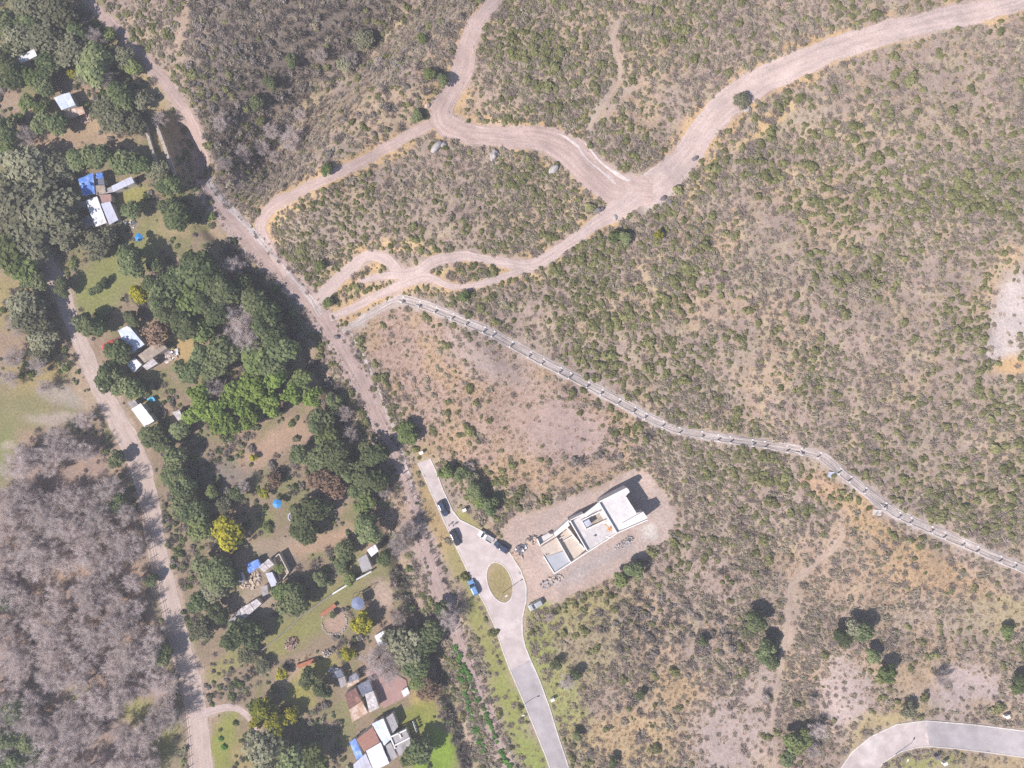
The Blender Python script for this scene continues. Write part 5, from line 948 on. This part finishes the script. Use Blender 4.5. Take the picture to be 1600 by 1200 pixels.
tag(mb.build('stone_ring', M['rock']), 'ring of stones round the circular bare patch', 'stone ring')

# ------------------------------------------------------------------ garden things
def parasol(label, px, R_, mname, tall=2.3):
    g = gnd(*px, tall); t = thing('parasol', label, 'parasol', (g[0], g[1], g[2] - tall)); V = [(0, 0, tall + .35)]; n = 8
    for i in range(n): a = 2 * math.pi * i / n; V.append((R_ * math.cos(a), R_ * math.sin(a), tall))
    for i in range(n): a = 2 * math.pi * (i + .5) / n; V.append((R_ * .82 * math.cos(a), R_ * .82 * math.sin(a), tall + .03))
    f = []
    for i in range(n): j = (i + 1) % n; f += [(0, 1 + i, 9 + i), (0, 9 + i, 1 + j)]
    cm = mesh_np('canopy', V, f); o = link('canopy', cm, M[mname], t); o.modifiers.new('thick', 'SOLIDIFY').thickness = .02
    m = MB(); m.bar((0, 0, .05), (0, 0, tall + .3), .03, 6); m.build('pole', M['metal'], t); m = MB(); m.bar((0, 0, 0), (0, 0, .1), .3, 10); m.build('foot', M['old_wall'], t)
parasol('blue parasol standing by the round pool in the village garden', (433, 787), 1.4, 'bright_blue'); parasol('blue parasol in the tree shade above the long shadowed lawn', (217, 371), 1.25, 'bright_blue')
g = gnd(458, 807); t = thing('garden_pool', 'small round garden pool with a pale blue rim below the blue parasol', 'pool', tuple(g)); m = MB(); n = 20; R0, R1 = 1.1, 1.32
for i in range(n):
    a, b = 2 * math.pi * i / n, 2 * math.pi * (i + 1) / n; m.prism([(R0 * math.cos(a), R0 * math.sin(a)), (R1 * math.cos(a), R1 * math.sin(a)), (R1 * math.cos(b), R1 * math.sin(b)), (R0 * math.cos(b), R0 * math.sin(b))], -.1, .6)
m.build('rim', M['blue_white'], t); m = MB(); m.bar((0, 0, .05), (0, 0, .42), 1.09, 20); m.build('water', M['pool_water'], t)
g = gnd(559, 943, 3.0); t = thing('pavilion', 'round grey blue roofed garden pavilion with a long shadow on the grass', 'pavilion', (g[0], g[1], g[2] - 3.0)); V = [(0, 0, 3.4)] + [(1.85 * math.cos(2 * math.pi * i / 10), 1.85 * math.sin(2 * math.pi * i / 10), 2.9) for i in range(10)]
o = link('roof', mesh_np('roof', V, [(0, 1 + i, 1 + (i + 1) % 10) for i in range(10)]), M['slate'], t); o.modifiers.new('thick', 'SOLIDIFY').thickness = .06
for i in range(0, 10, 2): a = 2 * math.pi * i / 10; m = MB(); m.bar((1.6 * math.cos(a), 1.6 * math.sin(a), -.2), (1.6 * math.cos(a), 1.6 * math.sin(a), 2.93), .06, 6); m.build('post', M['wood'], t)
A, B = z4((1160, 522), (1330, 430)); a, b = gnd(*A), gnd(*B); t = thing('swing_frame', 'dark wooden swing frame on the grass above the round pavilion', 'swing', tuple(a), math.atan2(b[1] - a[1], b[0] - a[0])); L = float(np.linalg.norm(b - a))
m = MB(); m.bar((0, 0, 2.1), (L, 0, 2.1), .07, 6); m.build('beam', M['wood'], t)
for x in (.2, L - .2):
    for s in (-1, 1): m = MB(); m.bar((x, s * .8, -.1), (x, 0, 2.15), .06, 6); m.build('leg', M['wood'], t)
for x in (L * .4, L * .65):
    m = MB(); m.bar((x - .2, 0, 2.1), (x - .2, 0, .5), .012, 4); m.bar((x + .2, 0, 2.1), (x + .2, 0, .5), .012, 4); m.build('rope', M['wood'], t); m = MB(); m.box(x - .25, -.12, .46, x + .25, .12, .5); m.build('seat', M['plank'], t)
a, b = gnd(646, 1122), gnd(652, 1140); t = thing('clothes_line', 'clothes line with white washing in the shade right of the large house', 'clothes line', tuple(a), math.atan2(b[1] - a[1], b[0] - a[0])); L = float(np.linalg.norm(b - a))
for x in (0, L): m = MB(); m.bar((x, 0, -.2), (x, 0, 1.9), .05, 6); m.build('post', M['wood'], t)
m = MB(); m.bar((0, 0, 1.85), (L, 0, 1.85), .012, 4); m.build('line', M['metal'], t)
for k in range(4): x = .3 + k * .8; m = MB(); m.prism([(x, -.25), (x + .6, -.25), (x + .6, .25), (x, .25)], [1.2, 1.2, 1.2, 1.2], [1.25] * 4); m.prism([(x, -.03), (x + .6, -.03), (x + .6, .03), (x, .03)], 1.26, 1.87); m.build('washing', M['cloth_white'], t)
for x, y, r_, lab in [(345, 1155, 5, 'round clipped bush in the corner lawn, the upper one'), (350, 1168, 6, 'round clipped bush in the corner lawn, the lower one'), (344, 1141, 4, 'small dark bush at the top of the corner lawn')]:
    g = gnd(x, y); o = link('garden_bush', LUSH[0] if r_ > 4 else SCRUB[1], loc=tuple(g)); o.scale = (r_ * .18,) * 3; tag(o, lab, 'bush')

# ------------------------------------------------------------------ fences
def along(P, step):
    W_ = np.array([gnd(p[0], p[1]) for p in P]); out = []; carry = 0
    for a, b in zip(W_[:-1], W_[1:]):
        L = np.linalg.norm((b - a)[:2]); s = carry
        while s < L: out.append(((a + (b - a) * s / L)[:2], (b - a)[:2] / L)); s += step
        carry = s - L
    return out
CP = [(628, 468), (660, 476), (700, 491), (770, 521), (850, 566), (930, 607), (1020, 656), (1060, 672), (1130, 685), (1200, 695), (1280, 711), (1330, 750), (1400, 803), (1480, 838), (1560, 872), (1660, 914)]
M['beam'] = mat('dusty_concrete_beam', (.42, .375, .355), .9, .35, .8)
t = thing('perimeter_fence', 'long white posted fence along the gravel strip across the hillside', 'fence', tuple(gnd(1020, 656))); L0 = t.location
_r = random.Random(5); S1 = [(p + d * _r.uniform(-1.1, 1.1), d) for p, d in along(CP, 4.7)]; pw = []; pn = []
post_m = MB(); post_m.box(-.15, -.15, -.4, .14, .14, 1.5); post_m = post_m.mesh('post'); post_m.materials.append(M['post_white'])
arm_m = MB(); arm_m.bar((0, 0, 1.4), (0, 1.4, -.1), .10, 5); arm_m = arm_m.mesh('brace'); arm_m.materials.append(M['post_white'])
foot_m = MB(); foot_m.box(-.22, -.2, -.3, .22, .2, .2); foot_m = foot_m.mesh('footing'); foot_m.materials.append(M['post_white'])
for k, (p, d) in enumerate(S1):
    n = np.array([-d[1], d[0]]); lo = p - n * .9; an = math.atan2(d[1], d[0]); z = float(hgt(*lo)); pos = Vector((lo[0], lo[1], z)) - L0; pw.append((lo, z)); pn.append(n)
    link('post', post_m, parent=t, loc=pos, rz=an); _ = _r.random() < .5 and link('brace', arm_m, parent=t, loc=pos, rz=an + _r.uniform(-.25, .25))
    up = p + n * .75; link('footing', foot_m, parent=t, loc=Vector((up[0], up[1], float(hgt(*up)))) - L0, rz=an)
    turn = k + 1 < len(S1) and abs(float(np.cross(d, S1[k + 1][1]))) > .2
    if turn or k in (0, 1): link('brace', arm_m, parent=t, loc=pos, rz=an + 1.2); link('brace', arm_m, parent=t, loc=pos, rz=an - 1.2)
for hz in (.35, .7, 1.05, 1.4):
    mb = MB()
    for (a, za), (b, zb) in zip(pw[:-1], pw[1:]): mb.bar(Vector((a[0], a[1], za + hz)) - L0, Vector((b[0], b[1], zb + hz)) - L0, .02, 3)
    mb.build('wire', M['metal'], t)
for off, wd_, nm in ((-.9, .18, 'base_beam'), (.8, .12, 'base_beam')):
    mb = MB()
    pts = [p + np.array([-d[1], d[0]]) * off for p, d in along(CP, 1.2)]
    for a, b in zip(pts[:-1], pts[1:]):
        q = wall_pts(a, b, wd_); mb.prism([(x - L0.x, y - L0.y) for x, y in q], [float(hgt(x, y)) - L0.z - .1 for x, y in q], [float(hgt(x, y)) - L0.z + .16 for x, y in q])
    mb.build(nm, M['beam'], t)
mb = MB()
for p, d in along(CP, .95):           # low cross ribs between the two beams
    n = np.array([-d[1], d[0]]); a = p - n * .75; b = p + n * .7; q = wall_pts(a, b, .16); mb.prism([(x - L0.x, y - L0.y) for x, y in q], [float(hgt(x, y)) - L0.z for x, y in q], [float(hgt(x, y)) - L0.z + .075 for x, y in q])
struct(mb.build('cross_ribs', M['gravel'], t), 'stuff')
for i, (x, y, lab) in enumerate([(1370, 801, 'pale concrete slab heap left of the fence corner'), (1300, 742, 'blue grey slab beside the first fence bend on the right')]):
    g = gnd(x, y); m = MB(); m.prism([(-1.2, -.6), (.9, -.8), (1.2, .7), (-.9, .9)], -.3, .35); o = m.build('slab', M['kerb' if i == 0 else 'lilac_sheet'], loc=tuple(g)); tag(o, lab, 'slab')
FP = [(630, 740), (660, 815), (690, 905), (712, 978), (735, 1020), (765, 1092), (800, 1180), (822, 1230)]
t = thing('roadside_fence', 'wire fence of weathered posts between the grass verge and the green rows', 'fence', tuple(gnd(720, 990))); L0 = t.location
pm = MB(); pm.bar((0, 0, -.3), (0, 0, 1.7), .09, 6); pm = pm.mesh('post'); pm.materials.append(M['old_wall']); pq = []
pm2 = MB(); pm2.bar((0, 0, -.3), (0, 0, 1.9), .13, 6); pm2 = pm2.mesh('post'); pm2.materials.append(M['post_white'])
for k, (p, d) in enumerate(along(FP, 2.3)): z = float(hgt(*p)); pq.append((p, z)); link('post', pm2 if k % 4 == 0 else pm, parent=t, loc=Vector((p[0], p[1], z)) - L0)
for hz in (.5, 1.0, 1.5):
    mb = MB()
    for (a, za), (b, zb) in zip(pq[:-1], pq[1:]): mb.bar(Vector((a[0], a[1], za + hz)) - L0, Vector((b[0], b[1], zb + hz)) - L0, .012, 3)
    mb.build('wire', M['metal'], t)
t = thing('lane_hedge_fence', 'dark wooden fence along the left side of the lower lane', 'fence', tuple(gnd(262, 985))); L0 = t.location; mbr = [MB(), MB()]; prev = None
for p, d in along([(226, 800), (237, 860), (250, 930), (262, 985), (272, 1040), (283, 1090), (290, 1140), (297, 1215)], 2.6):
    z = float(hgt(*p)); m = link('post', pm, parent=t, loc=Vector((p[0], p[1], z)) - L0)
    if prev is not None:
        for i, hz in enumerate((.6, 1.2)): mbr[i].bar(Vector((*prev[0], prev[1] + hz)) - L0, Vector((p[0], p[1], z + hz)) - L0, .05, 4)
    prev = (p, z)
for m in mbr: m.build('rail', M['wood'], t)

# ------------------------------------------------------------------ street furniture, boulders
def lamp(label, px, rz):
    g = gnd(*px); t = thing('street_lamp', label, 'street lamp', tuple(g), rz); m = MB(); m.bar((0, 0, -.2), (0, 0, 5.2), .08, 7); m.build('pole', M['metal'], t); m = MB(); m.bar((0, 0, 5.15), (1.1, 0, 5.4), .05, 5); m.build('arm', M['metal'], t)
    m = MB(); m.box(.8, -.16, 5.36, 1.5, .16, 5.5); hd = m.build('lamp_head', M['post_white'], t); m = MB(); m.box(.85, -.12, 5.32, 1.45, .12, 5.355); m.build('lamp_glass', M['lamp_glass'], hd)
lamp('street lamp on the left kerb of the lower asphalt road', (811, 1106), .3); lamp('short street lamp on the roundabout island', (786, 926), .6); lamp('street lamp beside the curved road in the lower right', (1399, 1178), 1.2)
def cabinet(label, px, mname='white_wall'):
    g = gnd(*px); t = thing('utility_cabinet', label, 'cabinet', tuple(g), .4); m = MB(); m.box(-.5, -.35, -.2, .5, .35, 1.3); m.build('body', M[mname], t); m = MB(); m.box(-.56, -.41, 1.303, .56, .41, 1.38); m.build('top', M[mname], t); m = MB(); m.box(-.42, -.372, .1, .42, -.352, 1.2); m.build('door', M['grey_sheet'], t)
cabinet('white utility cabinet above the dead end of the concrete road', (659, 707)); cabinet('white utility cabinet in the bushes right of the parked dark car', (726, 796)); cabinet('white utility cabinet above the curved road at the right edge', (1570, 1117)); cabinet('white utility cabinet in the grass inside the curved road', (1473, 1190)); cabinet('dark utility cabinet in the grass inside the curved road', (1461, 1180), 'rubble_dark'); cabinet('small white cabinet on the verge right of the lower asphalt road', (863, 1091))
def boulder(px, R_, asp, rz, seed, label, mname='rock'):
    g = gnd(*px); bm = bmesh.new(); bmesh.ops.create_icosphere(bm, subdivisions=3, radius=1); rr = np.random.default_rng(seed); K = rr.normal(size=(6, 3))
    for v in bm.verts:
        q = sum(math.sin(float(np.dot(k, v.co)) * 2.1 + i) for i, k in enumerate(K)) * .07; v.co *= (1 + q); v.co = Vector((v.co.x * R_, v.co.y * R_ * asp, v.co.z * R_ * min(asp, .8)))
    m = bpy.data.meshes.new('boulder'); bm.to_mesh(m); bm.free(); o = link('boulder', m, M[mname], loc=(g[0], g[1], g[2] + R_ * .2), rz=rz); tag(o, label, 'boulder', 'boulders beside the dirt roads')
for i, a in enumerate([((682, 231), 2.1, .5, .7, 'long grey boulder below the hairpin of the dirt road'), ((692, 226), 1.0, .8, .2, 'short boulder at the right end of the long grey boulder'), ((772, 243), 1.7, .6, 1.2, 'grey boulder on the lower verge of the dirt road after the hairpin'), ((866, 264), 1.6, .6, .5, 'pale boulder on the lower verge before the wide bend'),
                       ((934, 329), 1.1, .7, .3, 'dark boulder where the narrow track leaves the wide bend', 'rubble_dark'), ((940, 327), .7, .8, 1, 'small dark boulder beside the one at the narrow track', 'rubble_dark'), ((961, 340), .8, .7, 2, 'pale boulder on the lower edge of the wide bend'), ((1036, 310), .9, .7, .5, 'left one of the two stones on the gravel edge of the wide bend', 'rubble_dark'), ((1046, 316), .9, .6, .9, 'right one of the two stones on the gravel edge of the wide bend', 'rubble_dark'), ((1086, 248), .9, .6, .6, 'lone dark stone on the right verge of the rising dirt road', 'rubble_dark'),
                       ((1168, 171), 1.0, .6, .8, 'pale stone below the bush on the road bend'), ((527, 527), .8, .8, 0, 'dark stone on the pink valley track below the junction', 'rubble_dark'), ((668, 165), 1.0, .6, .9, 'reddish rock in the cut bank inside the hairpin', 'rubble')]): boulder(*a[:4], i + 1, *a[4:])
rr = random.Random(77); mb = MB()
for P, n in ((VALLEY[6:], 420), (TRAIL, 130), (BEND, 90), (MAIN, 120), (STRIP, 90)):
    for _ in range(n):
        j = rr.randrange(len(P) - 1); u = rr.random(); wv = (P[j][2] * (1 - u) + P[j + 1][2] * u) * rr.choice([-.5, .5, .45, -.4, .3]) * rr.uniform(.6, 1.15); dx, dy = P[j + 1][0] - P[j][0], P[j + 1][1] - P[j][1]; L = math.hypot(dx, dy)
        g = gnd(P[j][0] + dx * u - dy / L * wv, P[j][1] + dy * u + dx / L * wv); s = rr.uniform(.07, .24); a = rr.uniform(0, 3); q = [(g[0] + s * math.cos(a + k * 1.571) * rr.uniform(.7, 1.2), g[1] + s * math.sin(a + k * 1.571) * rr.uniform(.7, 1.2)) for k in range(4)]; mb.prism(q, g[2] - .05, g[2] + .05 + s * rr.uniform(.3, .9))
struct(mb.build('loose_stones', M['rock']), 'stuff')

# ------------------------------------------------------------------ vehicles
def hull(sections):
    """closed body lofted through cross sections: (x, halfwidth low, halfwidth high, z low, z high)"""
    V = []; Fc = []
    for x, w0, w1, z0, z1 in sections: V += [(x, -w0, z0), (x, -w0 * 1.02, (z0 + z1) / 2), (x, -w1, z1 - .03), (x, -w1 * .85, z1), (x, w1 * .85, z1), (x, w1, z1 - .03), (x, w0 * 1.02, (z0 + z1) / 2), (x, w0, z0)]
    n = 8
    for i in range(len(sections) - 1):
        for k in range(n): j = (k + 1) % n; Fc.append((i * n + k, i * n + j, (i + 1) * n + j, (i + 1) * n + k))
    Fc.append(tuple(range(n))); Fc.append(tuple(range((len(sections) - 1) * n + n - 1, (len(sections) - 1) * n - 1, -1)))
    m = bpy.data.meshes.new('body'); m.from_pydata(V, [], Fc); m.update(); bm = bmesh.new(); bm.from_mesh(m); bmesh.ops.recalc_face_normals(bm, faces=bm.faces); bm.to_mesh(m); bm.free(); return m
def car(name, label, rear, front, paint, kind='suv', cat='car'):
    a, b = gnd(*rear), gnd(*front); c = (a + b) / 2; t = thing(name, label, cat, tuple(gnd(*[(rear[i] + front[i]) / 2 for i in range(2)]) + np.array([0, 0, .07])), math.atan2(b[1] - a[1], b[0] - a[0])); pick = kind == 'pickup'
    body = hull([(-2.25, .78, .74, .45, .88), (-2.1, .86, .84, .32, .98), (-1.3, .89, .87, .28, 1.0), (.5, .89, .87, .28, 1.0), (1.1, .88, .84, .28, .96), (1.95, .84, .76, .32, .86), (2.25, .72, .62, .42, .70)]); o = link('body', body, M['paint_' + paint], t)
    x0, x1, t0, t1 = (-.35, 1.25, -.2, .55) if pick else (-2.1, 1.2, -1.75, .35)
    roofm = hull([(t0 - .02, .66, .64, 1.44, 1.50), (t0 + .25, .69, .66, 1.46, 1.56), (t1 - .25, .69, .66, 1.46, 1.56), (t1 + .02, .66, .63, 1.44, 1.50)]); link('roof', roofm, M['paint_' + paint], t)
    cab = hull([(x0 + .04, .78, .76, .97, 1.02), (t0, .78, .66, .97, 1.46), (t1, .78, .66, .97, 1.46), (x1 - .04, .78, .76, .97, 1.0)]); link('windows', cab, M['glass'], t)
    for s in (-1, 1):
        for xx, tt in ((x0 + .05, t0), (x1 - .05, t1)): m = MB(); m.bar((xx, s * .79, 1.0), (tt, s * .67, 1.48), .045, 4); m.build('pillar', M['paint_' + paint], t)
        m = MB(); m.box(2.05, s * .6 - .16, .58, 2.24, s * .6 + .16, .72); m.build('headlight', M['lamp_glass'], t); m = MB(); m.box(.9, s * .98 - .1, .98, 1.02, s * .98 + .1, 1.12); m.build('mirror', M['paint_' + paint], t)
        for x in (-1.4, 1.4):
            m = MB(); m.bar((x, s * .72, .33), (x, s * .93, .33), .34, 14); wl = m.build('wheel', M['tyre'], t); m = MB(); m.bar((x, s * .92, .33), (x, s * .945, .33), .2, 10); m.build('rim', M['metal'], wl)
    if pick:
        m = MB(); m.box(-2.15, -.72, 1.003, -.4, .72, 1.03); m.build('bed_floor', M['grey_sheet'], t)
        for y0, y1 in ((-.86, -.76), (.76, .86)): m = MB(); m.box(-2.2, y0, 1.0, -.42, y1, 1.32); m.build('bed_side', M['paint_' + paint], t)
        m = MB(); m.box(-2.28, -.75, .98, -2.21, .75, 1.3); m.build('tailgate', M['paint_' + paint], t)
    return t
car('parked_car', 'dark navy car parked highest on the concrete road below its dead end', (687, 782), (698, 806), 'navy'); car('parked_car', 'black car parked at the left kerb just below two standing people', (706, 828), (717, 851), 'black'); car('parked_pickup', 'white pickup parked at the upper kerb of the roundabout', (770, 845), (748, 830), 'white', 'pickup', 'pickup'); car('parked_car', 'dark blue car parked behind the white pickup', (794, 861), (773, 847), 'navy')
car('parked_car', 'light blue and silver car at the left kerb beside the roundabout island', (745, 928), (735, 906), 'lightblue'); car('parked_car', 'silver car standing at the earth driveway right of the roundabout', (848, 938), (827, 949), 'grey'); car('parked_car', 'red car parked under the corner of the L shaped white roof', (184, 533), (163, 545), 'red')

# ------------------------------------------------------------------ the two people on the road
def person(label, px, rz, shirt, seed):
    g = gnd(*px); t = thing('person', label, 'person', (g[0], g[1], g[2] + .057), rz); V = []; E_ = []; R_ = []
    def v(p, r, par=None):
        V.append(p); R_.append(r)
        if par is not None: E_.append((par, len(V) - 1))
        return len(V) - 1
    pel = v((0, 0, .95), .125); wst = v((0, 0, 1.12), .115, pel); ch = v((0, 0, 1.34), .14, wst); nk = v((0, 0, 1.50), .06, ch); hd0 = v((.01, 0, 1.60), .085, nk); v((.01, 0, 1.70), .075, hd0)
    for s in (-1, 1):
        hip = v((0, s * .09, .88), .095, pel); kn = v((.03, s * .11, .50), .062, hip); an = v((0, s * .12, .08), .045, kn); v((.15, s * .13, .04), .04, an)
        sh = v((0, s * .18, 1.42), .062, ch); el = v((-.02, s * .25, 1.15), .046, sh); wr = v((.06, s * .27, .92), .032, el); pm_ = v((.08, s * .27, .85), .034, wr)
        for k, (dx, ln) in enumerate(((-.03, .07), (-.01, .085), (.01, .08), (.03, .06))): f1 = v((.08 + dx, s * .27, .80), .009, pm_); v((.085 + dx, s * .265, .80 - ln), .008, f1)
        th = v((.115, s * .255, .85), .01, pm_); v((.13, s * .25, .81), .009, th)
    m = bpy.data.meshes.new('body'); m.from_pydata(V, E_, []); m.update(); o = link('body', m, SKIN_CLOTH[shirt], t); sk = o.modifiers.new('skin', 'SKIN'); sk.use_smooth_shade = True
    for i, r in enumerate(R_): m.skin_vertices[0].data[i].radius = (r, r); m.skin_vertices[0].data[i].use_root = i == 0
    o.modifiers.new('round', 'SUBSURF').levels = 1
    m = bpy.data.meshes.new('hair'); bm = bmesh.new(); bmesh.ops.create_uvsphere(bm, u_segments=12, v_segments=8, radius=.098); bmesh.ops.delete(bm, geom=[q for q in bm.verts if q.co.z < -.02 or q.co.x > .08], context='VERTS'); bm.to_mesh(m); bm.free(); link('hair', m, M['rubble_dark'], t, loc=(0, 0, 1.70))
SKIN_CLOTH = {}
for nm, up, dn in (('dark', (.05, .055, .08), (.06, .06, .075)), ('olive', (.10, .10, .09), (.05, .05, .06))):
    m = bpy.data.materials.new('clothes_' + nm); m.use_nodes = True; n = m.node_tree.nodes; l = m.node_tree.links; tc = n.new('ShaderNodeTexCoord'); sp = n.new('ShaderNodeSeparateXYZ'); l.new(tc.outputs['Object'], sp.inputs[0]); cr = n.new('ShaderNodeValToRGB'); mr = n.new('ShaderNodeMapRange'); mr.inputs[2].default_value = 1.8; l.new(sp.outputs[2], mr.inputs[0]); l.new(mr.outputs[0], cr.inputs[0]); cr.color_ramp.interpolation = 'CONSTANT'
    el = cr.color_ramp.elements; el[0].color = (.04, .03, .03, 1); el[1].position = .06; el[1].color = (*dn, 1); e = el.new(.515); e.color = (*up, 1); e = el.new(.845); e.color = (.42, .27, .2, 1); l.new(cr.outputs[0], n['Principled BSDF'].inputs[0]); SKIN_CLOTH[nm] = m
person('person in dark clothes standing on the concrete road, the left of two', (702, 820), .3, 'dark', 1); person('person in drab clothes standing on the concrete road, the right of two', (709, 820), 3.6, 'olive', 2)
